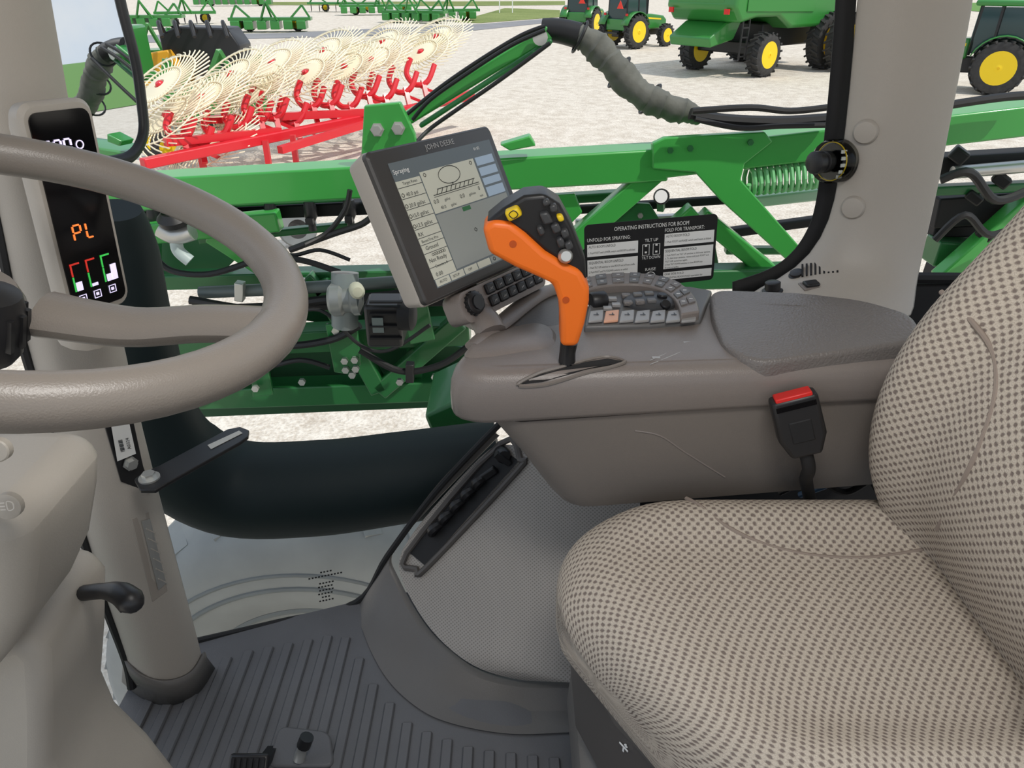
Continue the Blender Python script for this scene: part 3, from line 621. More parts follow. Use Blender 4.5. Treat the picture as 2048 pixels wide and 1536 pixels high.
# ================================================================ decal
TL,TR,BL=G(1168,450,-.006),G(1436,427,-.006),G(1170,584,-.006)
W=(TR-TL).length; H=(TL-BL).length*1.0
fd=Fr(TL,TR-TL,TL-BL); 
if fd.n.y>0: fd.n=-fd.n
dc=thing('instruction_decal','black and white boom instruction decal stuck on the side window','decal',BL)
def dq(m,u0,v0,u1,v1,c0,c1): return m.fbox(fd,u0*W,-v0*H,u1*W,-v1*H,c0,c1)
MB().prism(rrect(fd.p(W/2,-H/2,0),fd.u,fd.v,W,H,.01),fd.n*.001).build('backing',BLKM,dc)
for q in ((.02,.29,.40,.47),(.02,.52,.40,.97),(.60,.23,.98,.41),(.60,.45,.98,.76),(.60,.81,.98,.93)): dq(MB(),q[0],q[1],q[2],q[3],.0008,.0014).build('white_panel',WHT,dc)
mw=MB()
def dt(mm,s,u,v,h,w=None,al='LEFT'): mm.text(fd,s,u*W,-v*H,h*H,None if w is None else w*W,.0018,al)
dt(mw,'OPERATING INSTRUCTIONS FOR BOOM',.5,.12,.058,.56,'CENTER')
dt(mw,'UNFOLD FOR SPRAYING:',.02,.25,.052,.32); dt(mw,'FOLD FOR TRANSPORT:',.60,.20,.052,.30)
dt(mw,'TILT UP',.5,.32,.045,.10,'CENTER'); dt(mw,'TILT DOWN',.5,.58,.045,.14,'CENTER'); dt(mw,'RAISE',.5,.76,.045,.08,'CENTER')
for u in (.46,.54):
    P=[fd.p((u+a)*W,-v*H,.0016) for a,v in ((-.025,.36),(.025,.36),(.025,.52),(-.025,.52))]; mw.tube(P,.0008,4,k=1,closed=True)
    for v in (.39,.49): mw.fbox(fd,(u-.008)*W,-v*H,(u+.008)*W,-(v-.025)*H,.0012,.0018)
mw.tube([fd.p(.5*W+.011*math.cos(a),-.86*H+.011*math.sin(a),.0016) for a in [i*PI/4 for i in range(8)]],.0008,4,k=2,closed=True)
mw.build('white_lettering',WHT,dc)
mk=MB()
dt(mk,'AUTO BOOM UNFOLD',.03,.345,.038,.2); dt(mk,'1. Push FOOT and LOWER switch until BOOM is unfolded.',.03,.43,.03,.35)
dt(mk,'SEQUENTIAL BOOM UNFOLD',.03,.58,.038,.26)
for i,s in enumerate(('1. Push TILT UP switches to raise BOOM out of front cradle.','2. Push FOOT and TILT DOWN switches to unfold','    lower section.','3. To unfold outer sections, release and push FOOT and','    TILT DOWN switches again.')): dt(mk,s,.03,.65+.066*i,.03,min(.35,.0065*len(s)))
mk.build('unfold_lettering',INK,dc); mk=MB()
dt(mk,'AUTO BOOM FOLD',.61,.285,.038,.18); dt(mk,'1. Push FOOT and RAISE switch until boom is folded.',.61,.365,.03,.35)
dt(mk,'SEQUENTIAL BOOM FOLD',.61,.505,.038,.24)
for i,s in enumerate(('1. Push FOOT and TILT UP switches to fold outer sections.','2. To fold inner sections, release and push FOOT and','    TILT UP switches again.','3. Push TILT DOWN switches to close BOOM into','    front cradle.')): dt(mk,s,.61,.565+.047*i,.026,min(.35,.0065*len(s)))
dt(mk,'ONE SIDE FOLD',.61,.855,.03,.15); dt(mk,'SEQUENTIAL BOOM FOLD operation for',.61,.91,.026,.3)
mk.build('fold_lettering',INK,dc)
# ================================================================ pillar accessories
sm=thing('suction_mount','clear round suction gauge with black knob and yellow-edged label on the rear pillar','suction mount',G(1660,322,-.02))
ax=V((-.88,-.46,.05)).normalized(); o=G(1676,322,-.045)
MB().lathe(o,ax,[(.036,-.012),(.040,-.008),(.040,.026),(.037,.032)],28).build('clear_cup',CLEAR,sm)
MB().lathe(o,ax,[(.034,-.008),(.035,.0),(.035,.016),(.033,.018)],24).build('label_drum',BLKG,sm)
m=MB(); bu_,bw_,_=basis(ax)
for k in range(5):
    for j in range(3):
        c=o+ax*(.001+.005*j)+(V((0,-1,0))*math.cos(.35*(k-2))+V((0,0,1))*math.sin(.35*(k-2)))*.0358; m.box(c,(.003,.003,.006))
m.build('label_print',WHT,sm)
m=MB().tube([o+ax*.019+(bu_*math.cos(a)+bw_*math.sin(a))*.0352 for a in [i*PI/8 for i in range(16)]],.0011,6,k=2,closed=True); m.build('yellow_ring',TYEL,sm)
m=MB().lathe(o+ax*.028,ax,[(.020,0),(.020,.012),(.016,.014),(.016,.02),(.021,.022),(.021,.036),(.014,.04)],14); m.build('knob',BLK,sm)
def onp(a,b,off=0): p=pbm.hit(a,b,off); return p,pbm.ln.copy()
p,n=onp(1545,584,0); n=(n+V((0,0,1))).normalized(); t=thing('rotary_knob','black fluted rotary knob at the foot of the rear pillar','knob',p)
m=MB().lathe(p,n,[(.020,-.004),(.020,.004),(.015,.006),(.015,.02),(.012,.022)],20); m.build('dial',BLK,t)
m=MB().lathe(p,n,[(.023,-.003),(.023,.002)],20); m.build('base_ring',CON,t)
p,n=onp(1594,554,0); n=(n+V((0,0,1))).normalized(); t=thing('power_socket','round black power socket with raised cap at the foot of the rear pillar','socket',p)
MB().lathe(p,n,[(.016,-.003),(.016,.006),(.013,.008),(.013,.012),(.009,.013)],18).build('cap',BLK,t); MB().lathe(p,n,[(.020,-.003),(.020,.002),(.017,.003)],20).build('ring',CON,t)
p,n=onp(1622,572,0); n=(n+V((0,0,1))).normalized(); u=V((1,.1,0)); u=(u-n*u.dot(n)).normalized(); fr=Fr(p,u,n.cross(u),n)
t=thing('rocker_switch','square black rocker switch below the slotted vent on the rear pillar','switch',p)
MB().fbox(fr,-.02,-.016,.02,.016,-.004,.003).build('frame',CON,t,bevel=.002); MB().fbox(fr,-.014,-.011,.014,.011,0,.009).build('rocker',BLK,t,bevel=.003)
p,n=onp(1642,538,0); n=(n+V((0,0,1))*.6).normalized(); u=V((1,-.25,0)); u=(u-n*u.dot(n)).normalized(); fr=Fr(p,u,n.cross(u),n)
m=MB()
for k in range(9): m.fbox(fr,-.036+k*.008,-.016,-.0325+k*.008,.016,-.004,.0035)
tag(m.build('slot_vent',BLKM),'row of dark vent slots on the rear pillar foot','vent')
# ================================================================ floor controls
pl=thing('floor_pedal','black ribbed foot pedal at the bottom edge of the photo','pedal',AZ(490,1530,.0))
fp=Fr(AZ(495,1532,.10),(1,0,0),(0,.8,.6))
MB().fbox(fp,-.035,-.10,.035,.02,-.012,0).build('plate',BLK,pl,bevel=.006)
m=MB()
for k in range(6): m.fbox(fp,-.028+k*.0105,-.09,-.0225+k*.0105,.012,0,.005)
m.build('tread',BLKM,pl); MB().bar(fp.p(0,-.03,-.01),V((fp.o.x,fp.o.y+.10,.0)),.02,.015).build('lever_arm',BLK,pl)
rl=thing('floor_release','short steel release lever on a raised floor plate','lever',AZ(600,1510,0))
MB().prism(fillet([AZ(a,b,.0) for a,b in ((535,1540),(560,1458),(662,1470),(670,1540))],[.02]*4),(0,0,.012)).build('plate',FLR,rl,bevel=.004)
MB().tube([AZ(598,1520,.012),AZ(603,1502,.03),AZ(612,1480,.06)],[.011,.010,.011],12).build('rod',STEEL,rl)
MB().tube([AZ(607,1492,.045),AZ(614,1474,.065)],[.013,.013],12).build('tip',BLK,rl)
# ================================================================ OUTSIDE : mirror
d0=ray(170,110).normalized(); r0=V((.906,.423,0)).normalized(); mn=(r0-d0).normalized(); m0=AT(190,150,1.66)
def MP(a,b,o=0): d=ray(a,b); t=(m0-CAM).dot(mn)/d.dot(mn); return CAM+d*t+mn*o
mrr=thing('side_mirror','black-framed side mirror showing sky, outside beside the left pillar','mirror',MP(200,320))
q=fillet([MP(a,b) for a,b in ((60,-160),(210,-160),(236,0),(272,130),(288,270),(262,315),(215,326),(100,330))],[.02,.02,.05,.06,.04,.03,.04,.03])
MB().prism(q,mn*.004).build('mirror_glass',MIRR,mrr)
MB().tube([p for p in q[::2]],.015,10,k=2,closed=True).build('frame',BLK,mrr)
MB().prism([p-mn*.008 for p in q],-mn*.05).build('shell',BLK,mrr,bevel=.01)
MB().tube([MP(150,20,-.05),MP(60,-60,-.08),MP(-40,-100,-.1)],.015,8).build('mirror_arm',BLK,mrr)
# ================================================================ OUTSIDE : duct, tyre, body
m=MB().tube([AY(228,420,1.42),AY(242,500,1.43),AY(262,640,1.43),AY(296,800,1.44),AY(352,915,1.46),AY(470,975,1.50),AY(640,975,1.52),AY(800,955,1.54),AY(1000,925,1.56)],[.05,.07,.08,.09,.115,.122,.122,.118,.11],22)
tag(m.build('intake_duct',GRN3),'large near-black green pipe bending along the outside of the window','pipe')
ty=thing('sprayer_chassis','lower machine body outside the window, with a dusty grey tyre below the large pipe','chassis',(-.7,2.05,-1.9))
wz=-1.07
tc_=MB().lathe((-.7,1.80,wz),(0,1,0),[(.02,.16),(.34,.15),(.40,.10),(.46,.055),(.54,.02),(.62,0),(.70,.005),(.76,.03),(.80,.07),(.83,.25),(.80,.43),(.74,.5),(.4,.46)],72).build('tyre',DUST,ty)
for r_,tr,yy in ((.44,.014,.07),(.60,.010,.004),(.66,.008,.004)):
    MB().tube([V((-.7+r_*math.cos(2*PI*i/40),1.80+yy,wz+r_*math.sin(2*PI*i/40))) for i in range(40)],tr,8,k=2,closed=True).build('sidewall_rib',DUST2,tc_)
m=MB()
for i in range(30):
    a=2*PI*i/30; e=V((math.cos(a),0,math.sin(a))); m.bar(V((-.7,1.88,wz))+e*.79,V((-.7,2.05,wz))+V((math.cos(a+.12),0,math.sin(a+.12)))*.82,.06,.03,up=e)
m.build('tread_lug',DUST,tc_)
MB().prism([AY(a,b,1.72) for a,b in ((848,832),(905,806),(960,800),(985,870),(930,885),(860,862))],(0,.25,0)).build('body_panel',GRN2,ty,bevel=.01)
MB().prism([V((-1.5,.3,-.9)),V((-1.0,.3,-.9)),V((-1.0,1.0,-.9)),V((-1.5,1.0,-.9))],(0,0,.8)).build('front_body',GRN2,ty,bevel=.03)
# ================================================================ OUTSIDE : boom
def pxm(Y,py): d=ray(1024,py); return (Y/d.y)/FPX
bo=thing('sprayer_boom','bright green folded sprayer boom running along the outside of the window','boom',(0,2.3,.3))
def EB(p,q,w,Y,dep,mt_,nm,Y2=None,bev=.006):
    a=AY(*p,Y); b=AY(*q,Y2 or Y); return MB().bar(a,b,dep,w*pxm(Y,(p[1]+q[1])/2)).build(nm,mt_,bo,bevel=bev)
def EP(pts,Y,dy,mt_,nm,bev=.004): return MB().prism([AY(a,b,Y) for a,b in pts],(0,dy,0)).build(nm,mt_,bo,bevel=bev)
def EH(pts,Y,r,mm=CABLE,nm='hose',n=8): return MB().tube([AY(a,b,Y) for a,b in pts],r,n).build(nm,mm,bo)
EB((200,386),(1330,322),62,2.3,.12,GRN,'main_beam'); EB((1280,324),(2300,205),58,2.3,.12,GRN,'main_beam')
EP([(1305,288),(1330,276),(1530,264),(1546,284),(1490,328),(1482,360),(1602,496),(1575,522),(1440,400),(1390,345),(1305,338)],2.22,.03,GRN,'hinge_plate')
EP([(1278,352),(1345,345),(1112,548),(1050,548)],2.25,.06,GRN,'brace')
EP([(1040,395),(1150,388),(1165,425),(1120,470),(1060,540),(1035,520),(1092,440)],2.27,.03,GRN,'gusset')
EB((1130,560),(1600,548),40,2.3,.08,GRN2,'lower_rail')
EB((1390,420),(1230,560),34,2.3,.06,GRN,'brace'); EB((1400,430),(1560,560),34,2.32,.06,GRN,'brace')
EP([(1180,430),(1215,405),(1300,408),(1320,440),(1290,470),(1200,468)],2.3,.02,GRN2,'bracket_plate')
EB((1140,420),(1500,396),16,2.36,.03,BLKM,'hydraulic_rod'); EB((1150,445),(1420,430),12,2.4,.03,STEEL,'hydraulic_rod')
EB((1000,405),(1260,388),18,2.45,.05,GRN2,'inner_rail'); EB((1420,470),(1640,440),18,2.5,.04,BLKM,'inner_rail'); EB((1450,500),(1640,500),14,2.5,.04,GRN2,'inner_rail')
EP([(1150,475),(1290,462),(1300,500),(1160,520)],2.42,.02,GRNP,'back_plate'); EP([(1330,440),(1420,432),(1440,540),(1340,548)],2.45,.02,GRNP,'back_plate')
for a,b in ((1215,425),(1245,420),(1280,430),(1340,300),(1380,296),(1500,284)): MB().lathe(AY(a,b,2.22 if b<310 else 2.3),(0,-1,0),[(.009,0),(.009,.01)],6).build('bolt',STEEL if b>310 else GRN2,bo)
EP([(728,212),(800,205),(830,270),(835,305),(722,312)],2.22,.03,GRN,'bracket_plate')
for a,b in ((755,259),(797,256)): MB().lathe(AY(a,b,2.22),(0,-1,0),[(.02,0),(.02,.008),(.014,.008),(.014,.02)],6).build('bolt',STEEL,bo)
EP([(1000,290),(1060,272),(1072,292),(1020,302)],2.22,.05,GRN,'stop_block')
EB((815,236),(1100,62),26,2.4,.05,GRN,'lift_arm'); EB((840,252),(1104,80),10,2.36,.03,GRN2,'lift_arm_rail')
MB().lathe(AY(1080,74,2.36),(0,-1,0),[(.022,0),(.022,.02)],14).build('pivot_pin',STEEL,bo)
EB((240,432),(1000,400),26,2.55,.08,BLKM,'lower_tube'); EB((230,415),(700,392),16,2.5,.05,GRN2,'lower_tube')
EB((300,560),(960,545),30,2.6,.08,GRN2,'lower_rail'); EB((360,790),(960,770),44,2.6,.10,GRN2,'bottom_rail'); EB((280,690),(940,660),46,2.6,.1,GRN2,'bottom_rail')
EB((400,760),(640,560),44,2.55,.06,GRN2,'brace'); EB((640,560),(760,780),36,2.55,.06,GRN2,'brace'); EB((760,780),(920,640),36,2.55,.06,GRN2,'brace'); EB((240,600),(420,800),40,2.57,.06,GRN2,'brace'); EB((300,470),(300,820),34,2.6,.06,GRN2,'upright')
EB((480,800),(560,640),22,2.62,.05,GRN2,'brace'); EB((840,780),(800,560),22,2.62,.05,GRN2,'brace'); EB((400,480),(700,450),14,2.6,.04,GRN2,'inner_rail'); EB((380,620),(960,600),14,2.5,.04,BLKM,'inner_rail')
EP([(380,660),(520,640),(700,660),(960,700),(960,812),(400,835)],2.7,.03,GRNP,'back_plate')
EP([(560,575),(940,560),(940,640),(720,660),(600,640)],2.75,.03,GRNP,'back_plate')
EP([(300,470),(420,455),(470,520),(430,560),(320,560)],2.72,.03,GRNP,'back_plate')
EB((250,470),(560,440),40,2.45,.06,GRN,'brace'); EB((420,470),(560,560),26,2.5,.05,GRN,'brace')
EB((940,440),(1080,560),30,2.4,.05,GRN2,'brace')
EP([(650,650),(712,640),(722,730),(700,750),(668,745)],2.44,.02,GRN2,'valve_plate')
for a,b in ((672,660),(690,650),(690,720),(710,718),(692,738),(712,736),(512,775),(605,762),(705,748),(800,762),(870,752),(440,772)): MB().lathe(AY(a,b,2.44),(0,-1,0),[(.014,0),(.014,.014)],6).build('bolt',STEEL,bo)
for i in range(9):
    a=310+i*78; b=446-i*3.4; m=MB().lathe(AY(a,b,2.48),(0,0,-1),[(.018,-.05),(.022,-.03),(.022,.0),(.012,.02),(.014,.05)],10); m.box(AY(a,b,2.48)+V((0,-.02,-.01)),(.025,.03,.02)); m.build('spray_nozzle',BLK,bo)
EH([(400,585),(560,578),(700,570),(900,556)],2.45,.022,mat('dull_pipe',(96,106,104),.4),'spray_pipe',12)
EH([(380,640),(470,655),(560,690),(660,680),(720,650)],2.42,.014); EH([(720,700),(800,742),(880,730),(940,690)],2.42,.013); EH([(430,720),(520,735),(600,720),(660,735)],2.42,.010); EH([(300,500),(340,540),(420,548),(520,520),(600,520),(680,545)],2.4,.011); EH([(820,470),(880,500),(930,480),(990,510),(1050,560)],2.35,.010)
EH([(500,440),(520,480),(580,510),(640,500),(700,520)],2.42,.007); EH([(560,640),(640,620),(720,690),(780,700),(860,650)],2.4,.007); EH([(880,420),(930,450),(1000,440),(1060,480)],2.35,.007)
for a,b in ((480,582),(600,575),(860,560),(520,690),(820,744)): MB().bar(AY(a,b-18,2.42),AY(a,b+18,2.42),.035,.03).build('hose_clamp',STEEL if b<600 else BLK,bo,bevel=.003)
EP([(500,735),(535,730),(545,790),(505,795)],2.46,.02,GRN2,'bracket_plate'); EP([(800,600),(850,592),(870,680),(820,690)],2.46,.02,GRN2,'bracket_plate')
# past the rear pillar
EB((1860,420),(2200,395),60,2.5,.1,BLKM,'rear_tube'); EB((1860,500),(2200,520),50,2.5,.1,GRN2,'rear_rail'); EB((1880,560),(2060,400),40,2.4,.06,GRN,'rear_brace'); EB((1870,330),(2200,310),40,2.45,.08,BLKM,'rear_tube')
EB((1860,380),(2200,365),18,2.42,.05,GRN2,'rear_rail'); EB((1860,460),(2200,450),24,2.55,.06,BLKM,'rear_tube'); EP([(1890,520),(1960,500),(1985,570),(1900,590)],2.45,.03,GRNP,'rear_plate'); EB((1860,545),(2200,560),30,2.6,.1,BLKM,'rear_tube')
for k,(a,b,w_) in enumerate(((1905,300,.03),(1935,385,.022),(1955,460,.02),(1990,350,.026))): MB().bar(AY(a,b,2.4),AY(a+26,b+20,2.38),w_*1.6,w_*1.4).build('rear_fitting',CABLE,bo,bevel=.006)
MB().tube([AY(1905,345,2.38),AY(2080,330,2.38)],.02,10).build('rear_cylinder',STEEL,bo)
# coil spring
P=[]; a0=AY(1490,362,2.28); a1=AY(1650,345,2.28); u,w,ax=basis(a1-a0); L=(a1-a0).length
for i in range(13*8+1): t=i/(13*8); P.append(a0+ax*L*t+(u*math.cos(2*PI*i/8)+w*math.sin(2*PI*i/8))*.043)
MB().tube(P,.0075,6,k=1).build('coil_spring',mat('spring_green',(120,195,130),.4),bo)
EB((1480,405),(1660,385),22,2.34,.04,mat('pale_rod',(170,200,175),.4),'rod')
gg=thing('pressure_gauge','small round white pressure gauge hanging below the boom hinge plate','gauge',AY(1322,415,2.26))
MB().lathe(AY(1322,393,2.24),(0,-1,.2),[(.02,-.02),(.024,0),(.024,.012),(.022,.014)],20).build('case',BLK,gg); MB().lathe(AY(1322,393,2.224),(0,-1,.2),[(.019,-.006),(.019,.004)],20).build('dial_face',WHT,gg); MB().bar(AY(1322,400,2.27),AY(1322,420,2.28),.02).build('stem',GRN2,gg)
# hoses
RB=[.024,.026,.038,.041,.042,.042,.040,.032,.022]; RL=[]
for i in range(73): f=i/72*8; a=int(min(f,7)); RL.append((RB[a]+(RB[a+1]-RB[a])*(f-a))*(1+(.05 if i%6==0 else (-.03 if i%6 in(1,5) else .01))+.05*math.sin(i*1.9)))
m=MB().tube([AY(1085,62,2.42),AY(1130,66,2.4),AY(1178,82,2.38),AY(1222,125,2.36),AY(1262,172,2.35),AY(1310,203,2.34),AY(1375,226,2.33),AY(1400,236,2.33)],RL,16,k=12)
for i,v in enumerate(m.v): m.v[i]=v+V((0,0,.003*math.sin(v.x*75)+.003*math.sin(v.x*41+v.z*130)))
wh=thing('wrapped_hose','grey fabric-wrapped hose arching over the boom','hose',AY(1380,230,2.33)); m.build('wrap',HOSE,wh)
for a,b in ((1160,74),(1238,145),(1300,198)):
    c=AY(a,b,2.37); MB().tube([c+V((.04*math.cos(t)*(.5 if a<1200 else .7),-.0+.045*math.sin(t),.04*math.cos(t))) for t in [i*PI/5 for i in range(10)]],.004,6,k=2,closed=True).build('tie_strap',CABLE,wh)
MB().tube([AY(1085,60,2.41),AY(1120,62,2.40),AY(1160,72,2.385)],[.032,.034,.036],14).build('dark_sleeve',CABLE,wh)
def cable(pts,r): MB().tube([AY(*p) for p in pts],r,8).build('cable',CABLE,bo)
cable([(1380,228,2.22),(1450,240,2.22),(1560,244,2.22),(1660,238,2.22)],.017)
cable([(1385,222,2.17),(1500,215,2.17),(1580,222,2.17),(1662,214,2.17)],.009)
cable([(1390,238,2.2),(1480,256,2.2),(1560,252,2.2),(1660,250,2.2)],.008)
cable([(1090,52,2.34),(1040,72,2.34),(960,120,2.34),(880,175,2.34),(815,228,2.34)],.006)
cable([(1090,60,2.32),(1020,92,2.32),(930,150,2.32),(860,200,2.32),(825,240,2.32)],.006)
cable([(1100,86,2.28),(1000,160,2.28),(910,222,2.28),(855,262,2.28),(820,300,2.2)],.006)
cable([(580,500,2.2),(660,470,2.2),(720,450,2.2),(760,430,2.2),(800,470,2.2)],.010)
cable([(700,380,2.2),(690,420,2.2),(655,465,2.2),(610,490,2.16)],.008)
cable([(380,600,2.4),(520,620,2.4),(640,600,2.42),(780,590,2.42),(930,560,2.4)],.016)
cable([(1870,215,2.2),(1930,205,2.2),(2000,195,2.2),(2060,190,2.2)],.012)
cable([(1880,360,2.3),(1940,345,2.28),(1990,400,2.28),(2060,380,2.3)],.014)
cable([(1870,480,2.3),(1930,430,2.28),(1980,470,2.28),(2060,440,2.3)],.012)
vv=thing('plumbing_valve','silver pipe coupling and valve on the boom beside the black pump motor','valve',AY(700,600,2.2))
MB().tube([AY(690,545,2.3),AY(690,600,2.28),AY(690,650,2.28)],.045,16).build('pipe',mat('pipe_grey',(120,130,130),.4),vv)
MB().lathe(AY(660,600,2.26),(1,0,.05),[(.045,0),(.055,.01),(.055,.04),(.045,.05),(.045,.07),(.055,.08),(.055,.10)],20).build('coupling',mat('brushed_steel',(150,154,152),.4,metal=.6),vv)
MB().lathe(AY(712,578,2.24),(.3,-1,.2),[(.024,0),(.024,.05),(.016,.06)],16).build('cap',mat('cream_cap',(185,186,165),.5),vv)
pu=thing('pump_motor','black square pump motor hanging on the boom below the monitor','motor',AY(765,690,2.25))
MB().box(AY(772,640,2.25),(.12,.12,.15)).build('case',BLK,pu,bevel=.012); MB().lathe(AY(800,630,2.22),(1,-.1,0),[(.05,0),(.05,.04),(.035,.05)],16).build('end_cap',BLKM,pu); MB().fbox(Fr(AY(756,650,2.186),(1,0,0),(0,0,1),(0,-1,0)),-.018,-.026,.018,.026,0,.004).build('rating_label',mat('label_grey',(110,122,120),.5),pu)
for k in range(4): MB().box(AY(772,604+k*24,2.186),(.105,.012,.006)).build('cooling_fin',BLKM,pu)
vf=thing('hose_fitting','pale plastic hose fittings at the far left of the boom, below the rake','fitting',AY(355,540,2.3))
MB().tube([AY(320,455,2.3),AY(350,470,2.3),AY(385,462,2.3)],.03,12).build('clamp',STEEL,vf); MB().tube([AY(352,470,2.3),AY(356,500,2.3),AY(380,522,2.3)],.02,12).build('elbow',mat('pale_plastic',(175,190,188),.4),vf); MB().lathe(AY(350,445,2.28),(0,-.3,1),[(.045,0),(.05,.02),(.03,.04)],16).build('cap',CABLE,vf)
# ================================================================ OUTSIDE : ground
m=MB().add([V((-120,-60,GZ)),V((160,-60,GZ)),V((160,220,GZ)),V((-120,220,GZ))],[[0,1,2,3]]); struct(m.build('gravel_lot',GRAV))
def gp(pts,z,nm,mm): struct(MB().add([AZ(a,b,GZ+z) for a,b in pts],[list(range(len(pts)))]).build(nm,mm))
gp([(180,90),(480,78),(880,68),(1110,44),(1110,36),(960,48),(860,52),(560,66),(180,72)],.015,'asphalt_road',ASPH)
gp([(905,44),(960,30),(1010,16),(1120,20),(1120,34),(960,46)],.02,'grass_strip',GRAS)
gp([(520,4),(1130,2),(1130,10),(900,12),(520,10)],.02,'grass_strip',GRAS)
m=MB().add([V((45,-60,GZ+.03)),V((400,-60,GZ+.03)),V((400,220,GZ+.03)),V((45,100,GZ+.03))],[[0,1,2,3]]); struct(m.build('grass_field',mat('field_green',(96,140,60),.9)))
# ================================================================ hay rake
hr=thing('hay_rake','red-framed hay rake with cream spoked wheels parked on the gravel','hay rake',AZ(560,330,GZ))
wm=MB(); hb=MB()
for i in range(40):
    a=2*PI*i/40; P=[]
    for r_,da in ((.10,0),(.44,.12),(.72,.34),(.92,.66)): P.append(V((r_*math.cos(a+da),r_*math.sin(a+da),.04*r_-(.08 if r_>.9 else 0))))
    wm.tube(P,.0125,4,k=2)
for r_ in (.42,.70): wm.tube([V((r_*math.cos(2*PI*i/24),r_*math.sin(2*PI*i/24),.03)) for i in range(24)],.014,5,k=1,closed=True)
wm.lathe((0,0,0),(0,0,1),[(.34,.0),(.34,.015),(.10,.05),(.08,.0)],28)
hb.lathe((0,0,0),(0,0,1),[(.08,-.12),(.07,.05),(.045,.08)],12)
w0=None
for (a,b) in ((322,172),(335,232),(405,198),(462,152),(508,184),(545,128),(612,148),(648,104),(690,136),(745,122),(765,86),(842,106),(872,76),(425,284)):
    t=12+(a-300)/600*5+(0 if b>120 else .6)
    nn=V((-.46+.1*random.random(),-.54+.08*random.random(),1.0)).normalized()
    P=AT(a,b,t); rot=nn.to_track_quat('Z','Y').to_matrix().to_4x4()@Matrix.Rotation(random.random(),4,'Z')
    if w0 is None:
        w0=wm.build('rake_wheel',CRM,hr); hb0=hb.build('hub',RED,w0); o=w0
    else:
        o=w0.copy(); C.objects.link(o); h=hb0.copy(); C.objects.link(h); h.parent=o
    o.matrix_basis=Matrix.Translation(P)@rot
m=MB(); m.bar(AT(285,328,11.3),AT(945,192,17.2),.16,.16); m.build('main_beam',RED,hr,bevel=.02)
MB().bar(AT(400,240,13),AT(735,225,14.6),.13,.13).build('cross_beam',RED,hr); MB().bar(AT(330,285,11.8),AT(560,262,13.2),.12,.12).build('cross_beam',RED,hr)
MB().bar(AT(560,300,12.6),AT(940,185,17),.12,.12).build('cross_beam',RED,hr)
for a,b in ((365,262),(440,258),(520,228),(550,222),(625,200),(660,196),(735,178),(770,184),(845,155),(400,280),(590,232),(700,200),(480,240),(810,170)):
    t=12+(a-300)/600*5-.5
    MB().tube([AT(a-24,b-38,t),AT(a-32,b-8,t),AT(a-15,b+14,t),AT(a+10,b+8,t),AT(a+24,b-26,t)],.06,8).build('wheel_arm',RED,hr)
    MB().bar(AT(a,b+5,t),AT(a+10,b+46,t),.09,.09).build('strut',RED,hr)
    MB().bar(AT(a-15,b+14,t),AT(a+40,b+36,t+.3),.06,.06).build('link_rod',RED,hr)
for a,b in ((395,315),(530,320),(585,310)): 
    p=AT(a,b-40,12.3+(a-395)*.004); MB().bar(p,V((p.x,p.y,GZ)),.09,.09).build('parking_leg',RED,hr)
def road(g,r,rimm):
    t_=MB().lathe(g+V((0,0,r)),(.3,-.9,0),[(r*.5,-.1),(r*.88,-.1),(r,-.05),(r,.05),(r*.88,.1),(r*.5,.1)],22,cap=False).build('road_tyre',DUST2 if rimm is TYR else TYR,hr); MB().lathe(g+V((0,0,r)),(.3,-.9,0),[(r*.53,-.05),(r*.53,.09),(r*.2,.06),(r*.1,.1)],16).build('rim',rimm,t_)
road(AZ(345,328,GZ),.32,TYEL); road(AZ(318,318,GZ),.32,TYEL); road(AZ(600,492,GZ),.26,TYR)
# ================================================================ tractors
def tyre(mb,c,r,w,lugs=20):
    c=V(c); mb.lathe(c-V((0,w/2,0)),(0,1,0),[(r*.58,.02),(r*.75,0),(r*.93,w*.1),(r*.95,w*.5),(r*.93,w*.9),(r*.75,w),(r*.58,w-.02)],36,cap=False)
    for i in range(lugs):
        for s in (-1,1):
            a=2*PI*(i+(.5 if s>0 else 0))/lugs; e=V((math.cos(a),0,math.sin(a))); e2=V((math.cos(a+.16),0,math.sin(a+.16)))
            mb.bar(c+e2*r*.96+V((0,s*w*.48,0)),c+e*r*.96+V((0,0,0)),.06,.07,up=e)
def wheel(root,nm,c,r,w,lugs=20):
    m=MB(); tyre(m,c,r,w,lugs); o=m.build(nm,TYR,root); c=V(c)
    MB().lathe(c-V((0,w*.47,0)),(0,1,0),[(r*.62,0),(r*.58,.03),(r*.5,.06),(r*.2,.04),(r*.16,.0),(r*.05,-.02),(r*.05,w*.94+.02),(r*.16,w*.94),(r*.5,w*.94-.06),(r*.62,w*.94)],28).build('rim',TYEL,o); return o
WORG=mat('warning_orange',(240,60,40),.5)
